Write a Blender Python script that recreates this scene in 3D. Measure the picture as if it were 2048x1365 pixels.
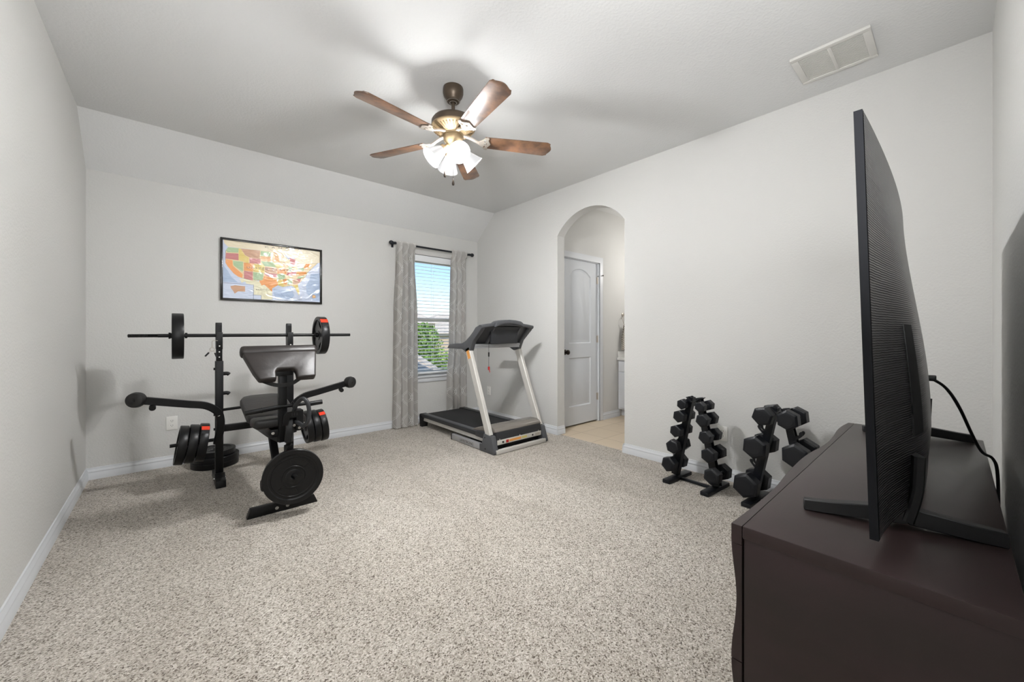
import bpy, bmesh, math, random
from mathutils import Vector as V, Matrix as M
from mathutils.geometry import tessellate_polygon
random.seed(7)
for o in list(bpy.data.objects): bpy.data.objects.remove(o)
SC = bpy.context.scene
COL = SC.collection
pi = math.pi

# ------------------------------------------------------------------ camera
cd = bpy.data.cameras.new('camera'); cam = bpy.data.objects.new('camera', cd); COL.objects.link(cam)
cam.location = (0, 0, 1.152); cam.rotation_euler = (pi/2, 0, -0.7217)
cd.sensor_width = 36; cd.lens = 36*778.9/2048; cd.shift_y = -18.1/2048; cd.clip_start = .01
SC.camera = cam

# ------------------------------------------------------------------ view, sky, sun, lamps, added fill lights
SC.view_settings.view_transform = 'Standard'; SC.view_settings.look = 'None'
SC.view_settings.gamma = 1; SC.view_settings.exposure = 0.8; SC.view_settings.use_curve_mapping = False
W = bpy.data.worlds.new('sky'); SC.world = W; W.use_nodes = True
wn = W.node_tree.nodes; wl = W.node_tree.links
sky = wn.new('ShaderNodeTexSky'); sky.sky_type = 'NISHITA'; sky.sun_disc = False
sky.sun_elevation = math.radians(50); sky.sun_rotation = math.radians(200); sky.air_density = 1.0; sky.dust_density = .15; sky.ozone_density = 4.0
wl.new(sky.outputs[0], wn['Background'].inputs[0]); wn['Background'].inputs[1].default_value = 0.115
def light(name, kind, loc, energy, col=(1, 1, 1), rot=(0, 0, 0), **k):
    ld = bpy.data.lights.new(name, kind); ld.energy = energy; ld.color = col
    for a, b in k.items(): setattr(ld, a, b)
    lo = bpy.data.objects.new(name, ld); COL.objects.link(lo); lo.location = loc; lo.rotation_euler = rot; return lo
light('sun', 'SUN', (0, -5, 20), 3.4, (1, .95, .87), (math.radians(42), 0, math.radians(-25)), angle=.01)
light('hall_fill', 'AREA', (.12, -1.3, 2.68), 8, (.97, .985, 1), (0, 0, 0), size=.7)  # added unseen area light, soft fill from behind the camera
light('bounce_fill', 'AREA', (.1, -.14, 1.5), 38, (.97, .985, 1), (math.radians(180-24), 0, math.radians(-45)), size=.4)  # added unseen area light aimed upward, evens out ceiling and walls
light('fan_glow', 'POINT', (1.388, 2.157, 2.285), 24, (.985, .99, 1), shadow_soft_size=.07)
light('bathroom_lamp', 'POINT', (4.98, 2.3, 2.05), 13, (1, .975, .94), shadow_soft_size=.12)
FAN_GLASS, FAN_BULB = .42, 1080.0

# ------------------------------------------------------------------ helpers
def lin(c):
    f = lambda v: (v/255/12.92 if v <= 10.3 else ((v/255+.055)/1.055)**2.4)
    return (f(c[0]), f(c[1]), f(c[2]), 1)
def catmull(pts, n=6, closed=False):
    P = [V(p) for p in pts]; out = []; N = len(P)
    for i in range(N if closed else N-1):
        a, b, c, d = (P[(i-1) % N] if closed or i > 0 else P[0]*2-P[1]), P[i], P[(i+1) % N], (P[(i+2) % N] if closed or i+2 < N else P[-1]*2-P[-2])
        for j in range(n):
            t = j/n; out.append(.5*((2*b)+(c-a)*t+(2*a-5*b+4*c-d)*t*t+(3*b-a-3*c+d)*t**3))
    if not closed: out.append(P[-1])
    return out
class B:
    def __init__(s): s.bm = bmesh.new()
    def add(s, t, Mx=None, mi=0):
        if Mx is not None: bmesh.ops.transform(t, matrix=Mx, verts=t.verts)
        for f in t.faces: f.material_index = mi
        me = bpy.data.meshes.new('t'); t.to_mesh(me); t.free(); s.bm.from_mesh(me); bpy.data.meshes.remove(me); return s
    def bevel(s, t, w, seg=2):
        if w: bmesh.ops.bevel(t, geom=list(t.edges), offset=w, segments=seg, affect='EDGES', profile=.5, clamp_overlap=True)
    def box(s, lo, hi, bev=0, Mx=None, mi=0, seg=2):
        t = bmesh.new(); bmesh.ops.create_cube(t, size=1)
        for v in t.verts: v.co = V([(lo[i]+hi[i])/2+v.co[i]*(hi[i]-lo[i]) for i in range(3)])
        s.bevel(t, bev, seg); return s.add(t, Mx, mi)
    def prism(s, poly, axis, a, b, holes=(), bev=0, Mx=None, mi=0, seg=2):
        t = bmesh.new()
        mk = {'x': lambda p, c: V((c, p[0], p[1])), 'y': lambda p, c: V((p[0], c, p[1])), 'z': lambda p, c: V((p[0], p[1], c))}[axis]
        rings = [list(poly)]+[list(h) for h in holes]
        flat = [p for r in rings for p in r]
        va = [t.verts.new(mk(p, a)) for p in flat]; vb = [t.verts.new(mk(p, b)) for p in flat]
        if holes:
            for tri in tessellate_polygon([[V((p[0], p[1], 0)) for p in r] for r in rings]):
                t.faces.new([va[i] for i in tri]); t.faces.new([vb[i] for i in tri])
        else:
            t.faces.new(va); t.faces.new(vb)
        k = 0
        for r in rings:
            n = len(r)
            for i in range(n): t.faces.new((va[k+i], va[k+(i+1) % n], vb[k+(i+1) % n], vb[k+i]))
            k += n
        bmesh.ops.recalc_face_normals(t, faces=t.faces)
        if not holes:
            if bev:
                bmesh.ops.bevel(t, geom=list(t.edges), offset=bev, segments=seg, affect='EDGES', profile=.5, clamp_overlap=True)
            bmesh.ops.triangulate(t, faces=[f for f in t.faces if len(f.verts) > 4])
        return s.add(t, Mx, mi)
    def sweep(s, pts, sec, up=(0, 0, 1), closed=False, Mx=None, mi=0):
        t = bmesh.new(); P = [V(p) for p in pts]; n = len(P); rings = []; up = V(up); last = None
        for i in range(n):
            a = P[(i-1) % n] if closed or i else P[0]; c = P[(i+1) % n] if closed or i < n-1 else P[-1]
            d = (c-a).normalized(); sd = d.cross(up)
            if sd.length < .05: sd = last if last is not None else d.cross(V((1, 0, 0)) if abs(d.x) < .9 else V((0, 1, 0)))
            sd.normalize(); last = sd; u = sd.cross(d).normalized()
            sc = sec(i/(n-1)) if callable(sec) else sec
            rings.append([t.verts.new(P[i]+sd*p[0]+u*p[1]) for p in sc])
        m = len(rings[0])
        for i in range(n if closed else n-1):
            A, Bq = rings[i], rings[(i+1) % n]
            for j in range(m): t.faces.new((A[j], A[(j+1) % m], Bq[(j+1) % m], Bq[j]))
        if not closed: t.faces.new(rings[0]); t.faces.new(rings[-1])
        bmesh.ops.recalc_face_normals(t, faces=t.faces); return s.add(t, Mx, mi)
    def tube(s, pts, r, seg=12, **k):
        return s.sweep(pts, (lambda q: [(r(q)*math.cos(2*pi*j/seg), r(q)*math.sin(2*pi*j/seg)) for j in range(seg)]) if callable(r) else [(r*math.cos(2*pi*j/seg), r*math.sin(2*pi*j/seg)) for j in range(seg)], **k)
    def rtube(s, pts, w, h, c=.004, **k):
        w /= 2; h /= 2
        return s.sweep(pts, [(-w+c, -h), (w-c, -h), (w, -h+c), (w, h-c), (w-c, h), (-w+c, h), (-w, h-c), (-w, -h+c)], **k)
    def lathe(s, prof, seg=32, Mx=None, mi=0):
        t = bmesh.new(); rings = []
        for r, z in prof:
            rings.append([t.verts.new((0, 0, z))] if r < 1e-6 else [t.verts.new((r*math.cos(2*pi*j/seg), r*math.sin(2*pi*j/seg), z)) for j in range(seg)])
        for A, C in zip(rings, rings[1:]):
            for j in range(seg):
                q = [A[j % len(A)], A[(j+1) % seg % len(A)], C[(j+1) % seg % len(C)], C[j % len(C)]]
                u = []
                for v in q:
                    if v not in u: u.append(v)
                if len(u) > 2: t.faces.new(u)
        bmesh.ops.recalc_face_normals(t, faces=t.faces); return s.add(t, Mx, mi)
    def cyl(s, a, b, r, seg=16, mi=0, r2=None):
        return s.sweep([a, b], lambda q: [((r if q < .5 else (r2 or r))*math.cos(2*pi*j/seg), (r if q < .5 else (r2 or r))*math.sin(2*pi*j/seg)) for j in range(seg)], mi=mi)
    def ball(s, c, r, sc=(1, 1, 1), mi=0, u=16, v=10):
        t = bmesh.new(); bmesh.ops.create_uvsphere(t, u_segments=u, v_segments=v, radius=r)
        return s.add(t, M.Translation(V(c)) @ M.Diagonal((*sc, 1)), mi)
    def grid(s, fn, nu, nv, uvfn=None, mi=0, closed=False):
        t = bmesh.new(); g = [[t.verts.new(fn(i/nu, j/nv)) for j in range(nv+1)] for i in range(nu+1)]
        for i in range(nu):
            for j in range(nv): t.faces.new((g[i][j], g[i+1][j], g[i+1][j+1], g[i][j+1]))
        return s.add(t, None, mi)
    def text(s, st, size, Mx, depth=.0006, mi=0, width=None):
        cu = bpy.data.curves.new('t', 'FONT'); cu.body = st; cu.size = size; cu.extrude = depth/2
        ob = bpy.data.objects.new('t', cu); COL.objects.link(ob)
        me = bpy.data.meshes.new_from_object(ob.evaluated_get(bpy.context.evaluated_depsgraph_get()))
        bpy.data.objects.remove(ob); t = bmesh.new(); t.from_mesh(me); bpy.data.meshes.remove(me)
        if width:
            x1 = max(v.co.x for v in t.verts); k = width/x1
            for v in t.verts: v.co.x *= k
        return s.add(t, Mx, mi)
WL = {}
def wloc(o): return WL.get(o.name, V((0, 0, 0))) if o else V((0, 0, 0))
def obj(name, b, mat, parent=None, ang=38, at=None, **props):
    bm = b.bm; off = V(at) if at is not None else (V((0, 0, 0)) if parent is None else wloc(parent))
    if off.length: bmesh.ops.translate(bm, vec=-off, verts=bm.verts)
    me = bpy.data.meshes.new(name); bm.to_mesh(me); bm.free()
    for m in (mat if isinstance(mat, (list, tuple)) else [mat]): me.materials.append(m)
    if ang:
        me.polygons.foreach_set('use_smooth', [True]*len(me.polygons)); me.set_sharp_from_angle(angle=math.radians(ang))
    o = bpy.data.objects.new(name, me); COL.objects.link(o)
    if parent: o.parent = parent; WL[o.name] = off.copy()
    else: o.location = off; WL[o.name] = off.copy()
    for k, v in props.items(): o[k] = v
    return o
def thing(name, loc, label, cat, group=None, kind=None):
    o = bpy.data.objects.new(name, None); COL.objects.link(o); o.location = loc; o.empty_display_size = .05; WL[o.name] = V(loc)
    if kind: o['kind'] = kind
    else: o['label'] = label; o['category'] = cat
    if group: o['group'] = group
    return o
def tag(o, label, cat, group=None):
    o['label'] = label; o['category'] = cat
    if group: o['group'] = group
    return o
def struct(name, b, mat, **k): return obj(name, b, mat, kind='structure', **k)
def copy_tree(root, loc, rot, label, group=None):
    def cp(o, par):
        c = o.copy(); COL.objects.link(c); c.parent = par
        for ch in [x for x in bpy.data.objects if x.parent == o]: cp(ch, c)
        return c
    r = cp(root, None); r.location = loc; r.rotation_euler = rot; r['label'] = label
    if group: r['group'] = group
    return r

# ------------------------------------------------------------------ materials
def N(t, kind, **k):
    n = t.nodes.new('ShaderNode'+kind)
    for a, v in k.items():
        if a.startswith('i_'): n.inputs[int(a[2:]) if a[2:].isdigit() else a[2:]].default_value = v
        else: setattr(n, a, v)
    return n
def mat(name, col, rough=.5, metal=0, coat=0, spec=.5, bump=None, var=None, emit=None):
    m = bpy.data.materials.new(name); m.use_nodes = True; t = m.node_tree; p = t.nodes['Principled BSDF']
    c = lin(col); p.inputs['Base Color'].default_value = c; p.inputs['Roughness'].default_value = rough; p.inputs['Metallic'].default_value = metal
    p.inputs['Coat Weight'].default_value = coat; p.inputs['Coat Roughness'].default_value = .12; p.inputs['Specular IOR Level'].default_value = spec
    if emit: p.inputs['Emission Color'].default_value = (*emit[0], 1); p.inputs['Emission Strength'].default_value = emit[1]
    tc = N(t, 'TexCoord') if (bump or var) else None
    if bump:
        sc, st, di = bump[:3]; mp = N(t, 'Mapping'); mp.inputs['Scale'].default_value = bump[3] if len(bump) > 3 else (1, 1, 1)
        t.links.new(tc.outputs['Object'], mp.inputs[0])
        nz = N(t, 'TexNoise'); nz.inputs['Scale'].default_value = sc; nz.inputs['Detail'].default_value = 3
        t.links.new(mp.outputs[0], nz.inputs['Vector'])
        b = N(t, 'Bump'); b.inputs['Strength'].default_value = st; b.inputs['Distance'].default_value = di
        t.links.new(nz.outputs['Fac'], b.inputs['Height']); t.links.new(b.outputs[0], p.inputs['Normal'])
    if var:
        c2, sc, stretch = var; mp = N(t, 'Mapping'); mp.inputs['Scale'].default_value = stretch
        t.links.new(tc.outputs['Object'], mp.inputs[0]); nz = N(t, 'TexNoise'); nz.inputs['Scale'].default_value = sc; nz.inputs['Detail'].default_value = 4
        t.links.new(mp.outputs[0], nz.inputs['Vector'])
        r = N(t, 'ValToRGB'); r.color_ramp.elements[0].position = .35; r.color_ramp.elements[1].position = .68
        r.color_ramp.elements[0].color = c; r.color_ramp.elements[1].color = lin(c2)
        t.links.new(nz.outputs['Fac'], r.inputs[0]); t.links.new(r.outputs[0], p.inputs['Base Color'])
    return m
m_wall = mat('wall_paint', (206, 205, 202), .75, spec=.25, bump=(85, .36, .005))
m_ceil = mat('ceiling_paint', (216, 216, 215), .85, spec=.2, bump=(70, .3, .006))
m_trim = mat('trim_paint', (209, 211, 214), .35)
m_door = mat('door_paint', (206, 209, 213), .6)
m_white = mat('white_plastic', (232, 230, 225), .35)
m_black = mat('black_powder_coat', (15, 15, 16), .4, spec=.3, bump=(600, .1, .001))
m_blackp = mat('black_plastic', (22, 22, 24), .5, bump=(500, .12, .001))
m_plate = mat('black_vinyl', (17, 17, 18), .36, spec=.32, bump=(350, .12, .001))
m_rubber = mat('black_rubber', (18, 18, 20), .5, spec=.35, bump=(420, .25, .001))
m_bluish = mat('dark_rubber', (17, 19, 24), .38, spec=.35, bump=(420, .2, .001))
m_orange = mat('orange_red_band', (232, 62, 32), .5)
m_chrome = mat('chrome', (215, 215, 215), .18, 1)
m_leather = mat('black_vinyl_cushion', (28, 27, 27), .42, bump=(25, .12, .01))
m_pad = mat('brown_black_vinyl', (40, 35, 33), .4, bump=(14, .25, .012))
m_silver = mat('silver_paint', (200, 197, 191), .38, .15)
m_silver2 = mat('brushed_silver', (178, 179, 182), .32, .6)
m_grey = mat('grey_plastic', (76, 77, 80), .45, bump=(500, .1, .001))
m_dgrey = mat('charcoal_plastic', (42, 43, 46), .5, bump=(500, .12, .001))
m_hood = mat('grey_hood', (128, 122, 116), .25, .3)
m_belt = mat('treadmill_belt', (22, 22, 24), .75, bump=(260, .3, .001))
m_bronze = mat('dark_bronze', (84, 72, 60), .38, .55)
m_gold = mat('antique_brass', (150, 130, 100), .45, .4)
m_pewter = mat('pewter', (190, 182, 172), .3, .6)
m_espresso = mat('espresso_wood', (43, 35, 33), .34, coat=.05, spec=.32, bump=(30, .05, .002, (1, 8, 1)), var=((52, 39, 40), 5, (.6, .6, 2)))
m_tv = mat('tv_bezel', (20, 21, 25), .55, spec=.15)
m_screen = mat('screen_glass', (8, 8, 9), .08)
m_rod = mat('rod_black', (30, 32, 38), .4, .3)
m_cord = mat('black_cord', (18, 18, 18), .5)
m_oil = mat('oil_rubbed_bronze', (58, 50, 44), .3, .7)
m_red = mat('red_clip', (176, 38, 34), .5)
m_sticker = mat('orange_label', (226, 156, 78), .5)
m_ink = mat('printing_ink', (70, 62, 56), .6)
m_counter = mat('cultured_marble', (214, 213, 210), .25)
m_cab = mat('cabinet_paint', (214, 216, 220), .4)
m_vent = mat('vent_white', (206, 204, 199), .5)
m_slat = mat('blind_white', (232, 234, 236), .4)
m_blade = mat('walnut_blade', (126, 92, 68), .4, coat=.35, var=((82, 62, 50), 16, (1, 1, 1)))

def mat_nodes(name):
    m = bpy.data.materials.new(name); m.use_nodes = True; return m, m.node_tree, m.node_tree.nodes['Principled BSDF'], m.node_tree.links
def carpet():
    m, t, p, L = mat_nodes('speckled_carpet'); tc = N(t, 'TexCoord')
    def nz(sc, det, rough=.5, st=(1, 1, 1), dis=0, rot=0):
        mp = N(t, 'Mapping'); mp.inputs['Scale'].default_value = st; mp.inputs['Rotation'].default_value = (0, 0, rot)
        n = N(t, 'TexNoise'); n.inputs['Scale'].default_value = sc; n.inputs['Detail'].default_value = det; n.inputs['Roughness'].default_value = rough; n.inputs['Distortion'].default_value = dis
        L.new(tc.outputs['Object'], mp.inputs[0]); L.new(mp.outputs[0], n.inputs['Vector']); return n
    mpv = N(t, 'Mapping'); dn = nz(60, 2); vd = N(t, 'VectorMath', operation='MULTIPLY_ADD'); vd.inputs[1].default_value = (.005, .005, .005)
    L.new(dn.outputs['Color'], vd.inputs[0]); L.new(tc.outputs['Object'], vd.inputs[2])
    vo = N(t, 'TexVoronoi'); vo.inputs['Scale'].default_value = 215; L.new(vd.outputs[0], vo.inputs['Vector'])
    sx = N(t, 'SeparateColor'); L.new(vo.outputs['Color'], sx.inputs[0])
    r = N(t, 'ValToRGB'); e = r.color_ramp.elements
    e[0].position = 0; e[0].color = lin((84, 74, 65)); e[1].position = 1; e[1].color = lin((220, 214, 206))
    for po, cc in ((.10, (122, 113, 102)), (.22, (162, 154, 143)), (.6, (187, 180, 170)), (.85, (203, 197, 187))): q = e.new(po); q.color = lin(cc)
    L.new(sx.outputs[0], r.inputs[0])
    v = nz(1.6, 4, .6, (1, .4, 1), 1.6, .7); r2 = N(t, 'ValToRGB'); r2.color_ramp.elements[0].position = .38; r2.color_ramp.elements[1].position = .62
    r2.color_ramp.elements[0].color = (.86, .85, .84, 1); r2.color_ramp.elements[1].color = (1.0, 1.0, 1.0, 1)
    L.new(v.outputs['Fac'], r2.inputs[0])
    mx = N(t, 'Mix', data_type='RGBA', blend_type='MULTIPLY'); mx.inputs[0].default_value = 1
    L.new(r.outputs[0], mx.inputs[6]); L.new(r2.outputs[0], mx.inputs[7]); L.new(mx.outputs[2], p.inputs['Base Color'])
    h = vo; b = N(t, 'Bump'); b.inputs['Strength'].default_value = .55; b.inputs['Distance'].default_value = .006
    L.new(h.outputs['Distance'], b.inputs['Height']); b.invert = True; L.new(b.outputs[0], p.inputs['Normal'])
    p.inputs['Roughness'].default_value = .95; p.inputs['Specular IOR Level'].default_value = .1; p.inputs['Sheen Weight'].default_value = .15
    return m
m_carpet = carpet()
def tile():
    m, t, p, L = mat_nodes('beige_tile'); tc = N(t, 'TexCoord'); mp = N(t, 'Mapping'); mp.inputs['Location'].default_value = (.065, .13, 0)
    bk = N(t, 'TexBrick'); bk.offset = 0; bk.squash = 1
    for k, v in dict(Scale=1.0).items(): bk.inputs[k].default_value = v
    bk.inputs['Mortar Size'].default_value = .004; bk.inputs['Brick Width'].default_value = .33; bk.inputs['Row Height'].default_value = .33
    bk.inputs['Color1'].default_value = lin((212, 195, 170)); bk.inputs['Color2'].default_value = lin((203, 186, 162)); bk.inputs['Mortar'].default_value = lin((176, 158, 134))
    L.new(tc.outputs['Object'], mp.inputs[0]); L.new(mp.outputs[0], bk.inputs[0]); L.new(bk.outputs[0], p.inputs['Base Color']); p.inputs['Roughness'].default_value = .4
    return m
m_tile = tile()
def curtain_mat():
    m, t, p, L = mat_nodes('ogee_curtain'); uv = N(t, 'UVMap'); sp = N(t, 'SeparateXYZ'); L.new(uv.outputs[0], sp.inputs[0])
    def mt(op, a, b=None):
        n = N(t, 'Math', operation=op)
        for i, x in enumerate((a, b)):
            if x is None: continue
            if isinstance(x, (int, float)): n.inputs[i].default_value = x
            else: L.new(x, n.inputs[i])
        return n.outputs[0]
    Wd, Pd = .15, .28
    s = mt('MULTIPLY', mt('SINE', mt('MULTIPLY', sp.outputs[1], 2*pi/Pd)), .25)
    u = mt('DIVIDE', sp.outputs[0], Wd); masks = []
    for sg, of in ((1, 0), (-1, .5)):
        f = mt('FRACT', mt('ADD', mt('ADD', u, of+10), mt('MULTIPLY', s, sg)))
        d = mt('ABSOLUTE', mt('SUBTRACT', mt('ABSOLUTE', mt('SUBTRACT', f, .5)), .05))
        masks.append(mt('LESS_THAN', d, .0125))
    k = mt('MAXIMUM', masks[0], masks[1])
    nz = N(t, 'TexNoise'); nz.inputs['Scale'].default_value = 160; mp = N(t, 'Mapping'); mp.inputs['Scale'].default_value = (1, 6, 1)
    L.new(uv.outputs[0], mp.inputs[0]); L.new(mp.outputs[0], nz.inputs['Vector'])
    r = N(t, 'ValToRGB'); r.color_ramp.elements[0].color = lin((202, 199, 195)); r.color_ramp.elements[1].color = lin((218, 215, 211)); L.new(nz.outputs['Fac'], r.inputs[0])
    mx = N(t, 'Mix', data_type='RGBA'); L.new(k, mx.inputs[0]); L.new(r.outputs[0], mx.inputs[6]); mx.inputs[7].default_value = lin((252, 251, 249))
    df = N(t, 'BsdfDiffuse'); tr = N(t, 'BsdfTranslucent'); ms = N(t, 'MixShader'); ms.inputs[0].default_value = .5
    L.new(mx.outputs[2], df.inputs[0]); L.new(mx.outputs[2], tr.inputs[0]); L.new(df.outputs[0], ms.inputs[1]); L.new(tr.outputs[0], ms.inputs[2])
    L.new(ms.outputs[0], t.nodes['Material Output'].inputs[0]); return m
m_curtain = curtain_mat()
def glass():
    m, t, p, L = mat_nodes('window_glass'); g = N(t, 'BsdfGlossy'); g.inputs['Roughness'].default_value = .01; tr = N(t, 'BsdfTransparent')
    fr = N(t, 'Fresnel'); fr.inputs[0].default_value = 1.3; ms = N(t, 'MixShader'); L.new(fr.outputs[0], ms.inputs[0]); L.new(tr.outputs[0], ms.inputs[1]); L.new(g.outputs[0], ms.inputs[2])
    L.new(ms.outputs[0], t.nodes['Material Output'].inputs[0]); return m
m_glass = glass()
def tv_back():
    m, t, p, L = mat_nodes('ribbed_tv_back'); tc = N(t, 'TexCoord'); w = N(t, 'TexWave', wave_type='BANDS', bands_direction='Z', wave_profile='SIN')
    w.inputs['Scale'].default_value = 62; w.inputs['Distortion'].default_value = 2.2; w.inputs['Detail'].default_value = 3; w.inputs['Detail Scale'].default_value = .5
    L.new(tc.outputs['Object'], w.inputs[0]); b = N(t, 'Bump'); b.inputs['Strength'].default_value = .5; b.inputs['Distance'].default_value = .003
    L.new(w.outputs['Fac'], b.inputs['Height']); L.new(b.outputs[0], p.inputs['Normal'])
    p.inputs['Base Color'].default_value = lin((44, 44, 46)); p.inputs['Roughness'].default_value = .28; return m
m_tvback = tv_back()
def vcol(name, rough, bump=False):
    m, t, p, L = mat_nodes(name); a = N(t, 'VertexColor'); a.layer_name = 'tint'; L.new(a.outputs[0], p.inputs['Base Color']); p.inputs['Roughness'].default_value = rough
    if bump:
        tc = N(t, 'TexCoord'); mp = N(t, 'Mapping'); mp.inputs['Scale'].default_value = (1, 1, 2.2); mp.inputs['Rotation'].default_value = (0, .5, 0)
        n = N(t, 'TexNoise'); n.inputs['Scale'].default_value = 5.5; n.inputs['Detail'].default_value = 2; n.inputs['Distortion'].default_value = 1.5
        L.new(tc.outputs['Object'], mp.inputs[0]); L.new(mp.outputs[0], n.inputs['Vector']); b = N(t, 'Bump'); b.inputs['Strength'].default_value = .45; b.inputs['Distance'].default_value = .02
        L.new(n.outputs['Fac'], b.inputs['Height']); L.new(b.outputs[0], p.inputs['Normal']); L.new(b.outputs[0], p.inputs['Coat Normal']); p.inputs['Coat Weight'].default_value = .6; p.inputs['Coat Roughness'].default_value = .08
    return m
m_map = vcol('map_print', .3, True)
def checker(name, a, b2, sc):
    m, t, p, L = mat_nodes(name); tc = N(t, 'TexCoord'); c = N(t, 'TexChecker'); c.inputs['Scale'].default_value = sc
    c.inputs['Color1'].default_value = lin(a); c.inputs['Color2'].default_value = lin(b2); L.new(tc.outputs['Object'], c.inputs[0]); L.new(c.outputs[0], p.inputs['Base Color']); p.inputs['Roughness'].default_value = .9; return m
m_towel = checker('checked_towel', (226, 220, 210), (62, 46, 36), 70)
m_shingle = mat('grey_shingle', (186, 180, 172), .95, bump=(6, .2, .03), var=((158, 154, 150), 3, (1, 4, 4)))
m_brick = mat('pale_brick', (188, 170, 150), .9)
m_leaf = mat('leaf_green', (86, 128, 50), .6, var=((132, 166, 78), 1.6, (1, 1, 1)))
m_bark = mat('bark', (84, 70, 58), .9)
m_lawn = mat('lawn', (96, 120, 66), .95)
m_shade = mat('frosted_glass', (44, 44, 44), .4, emit=((.985, .99, 1), FAN_GLASS))
m_bulb = mat('lit_bulb', (255, 250, 240), .4, emit=((.985, .99, 1), FAN_BULB))

# ------------------------------------------------------------------ room shell
XL, XR, YB, YN, H, HK, YS = -.486, 3.262, 4.451, -.133, 2.74, 2.418, 4.065
struct('floor', B().box((-.62, -2.25, -.1), (3.3, 4.62, 0)), m_carpet, ang=0)
struct('floor_bathroom', B().box((3.3, .9, -.1), (5.75, 3.5, -.006)), m_tile, ang=0)
struct('ceiling', B().prism([(-2.25, H), (YS, H), (YB, HK), (YB+.2, HK), (YB+.2, H+.18), (-2.25, H+.18)], 'x', -.62, 3.32), m_ceil, ang=0)
struct('ceiling_bathroom', B().box((3.32, .9, H), (5.75, 3.5, H+.18)), m_ceil, ang=0)
struct('wall_left', B().box((XL-.13, -2.25, -.1), (XL, YB+.16, H+.1)), m_wall, ang=0)
wx0, wx1, wz0, wz1 = 2.14, 3.0, .572, 2.13
b = B().box((XL-.13, YB, -.1), (wx0, YB+.16, HK+.2)).box((wx1, YB, -.1), (XR+.12, YB+.16, HK+.2))
b.box((wx0, YB, -.1), (wx1, YB+.16, wz0)).box((wx0, YB, wz1), (wx1, YB+.16, HK+.2)); struct('wall_back', b, m_wall, ang=0)
ay0, ay1, asp, arise = 2.081, 2.936, 2.23, .222
R = ((ay1-ay0)**2/4+arise**2)/(2*arise); cy, cz = (ay0+ay1)/2, asp+arise-R; a0 = math.asin((ay1-ay0)/2/R)
arch = [(cy-R*math.sin(a0*(1-2*i/28)), cz+R*math.cos(a0*(1-2*i/28))) for i in range(29)]
struct('wall_right', B().prism([(YN-.12, -.1), (ay0, -.1)]+arch+[(ay1, -.1), (YB+.1, -.1), (YB+.1, HK), (YB, HK), (YS, H), (YS, H+.1), (YN-.12, H+.1)], 'x', XR, XR+.116), m_wall, ang=30)
struct('wall_near', B().box((.72, YN-.12, -.1), (XR+.116, YN, H+.1)), m_wall, ang=0)
struct('wall_hall', B().box((.72, -2.25, -.1), (.84, YN-.12, H+.1)), m_wall, ang=0)
struct('wall_rear', B().box((-.62, -2.37, -.1), (.84, -2.25, H+.1)), m_wall, ang=0)
dx0, dx1, dz, yd = 3.485, 4.2, 2.045, 3.06
b = B().box((XR+.116, yd, -.1), (dx0, yd+.12, H+.1)).box((dx1, yd, -.1), (5.75, yd+.12, H+.1)).box((dx0, yd, dz), (dx1, yd+.12, H+.1))
struct('wall_bathroom', b, m_wall, ang=0)
struct('wall_light_block', B().box((3.38, yd+.25, -.1), (4.4, yd+.3, H+.1)).box((3.38, yd+.12, H), (4.4, yd+.3, H+.1)).box((3.38, yd+.12, -.1), (3.41, yd+.3, H)).box((4.37, yd+.12, -.1), (4.4, yd+.3, H)), m_wall, ang=0)  # unseen box added behind the door to keep outside light out
struct('wall_bath_end', B().box((5.63, .9, -.1), (5.75, yd, H+.1)), m_wall, ang=0)
struct('wall_bath_side', B().box((XR+.116, .9, -.1), (5.75, 1.02, H+.1)), m_wall, ang=0)
bp = [(0, 0), (.016, 0), (.016, .046), (.0125, .051), (.0125, .058), (.0145, .062), (.011, .072), (.006, .079), (.006, .088), (0, .091)]
struct('baseboard_left', B().prism([(XL+d, z) for d, z in bp], 'y', -2.25, YB), m_trim)
struct('baseboard_back', B().prism([(YB-d, z) for d, z in bp], 'x', XL, XR), m_trim)
b = B().prism([(XR-d, z) for d, z in bp], 'y', ay1, YB).prism([(ay1-d, z) for d, z in bp], 'x', XR-.016, XR+.116)
b.prism([(XR-d, z) for d, z in bp], 'y', YN, ay0).prism([(ay0+d, z) for d, z in bp], 'x', XR-.016, XR+.116); struct('baseboard_right', b, m_trim)
struct('baseboard_near', B().prism([(YN+d, z) for d, z in bp], 'x', .72, XR), m_trim)
struct('baseboard_bathroom', B().prism([(yd-d, z-.006) for d, z in bp], 'x', 4.275, 4.66), m_trim)

# door in the bathroom
d1 = thing('door_1', (dx0, yd, 0), '', '', kind='structure')
b = B()
for k, (o, dep) in enumerate(((0, .012), (.018, .017), (.05, .021))):
    w = .075
    b.prism([(dx0-w+o, 0), (dx0-w+o, dz+w-o), (dx1+w-o, dz+w-o), (dx1+w-o, 0), (dx1, 0), (dx1, dz), (dx0, dz), (dx0, 0)], 'y', yd-dep, yd-(0 if k == 0 else .01))
obj('casing', b, m_trim, d1)
obj('jamb', B().box((dx0, yd, 0), (dx0+.006, yd+.12, dz)).box((dx1-.006, yd, 0), (dx1, yd+.12, dz)).box((dx0, yd, dz-.006), (dx1, yd+.12, dz)), m_trim, d1)
px0, px1 = 3.628, 4.05; xc = (px0+px1)/2
def archpanel(i, z0, z1, rise):
    x0, x1 = px0+i, px1-i; p = [(x0, z0+i), (x1, z0+i)]
    if rise == 0: return p+[(x1, z1-i), (x0, z1-i)]
    hw = (x1-x0)/2; r = (hw*hw+rise*rise)/(2*rise); a = math.asin(hw/r)
    return p+[(xc+r*math.sin(a*(1-2*j/16)), z1-i*.6-rise+ (rise-r)+r*math.cos(a*(1-2*j/16))) for j in range(17)]
panels = [(1.01, 1.935, .085), (.235, .835, 0)]
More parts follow.
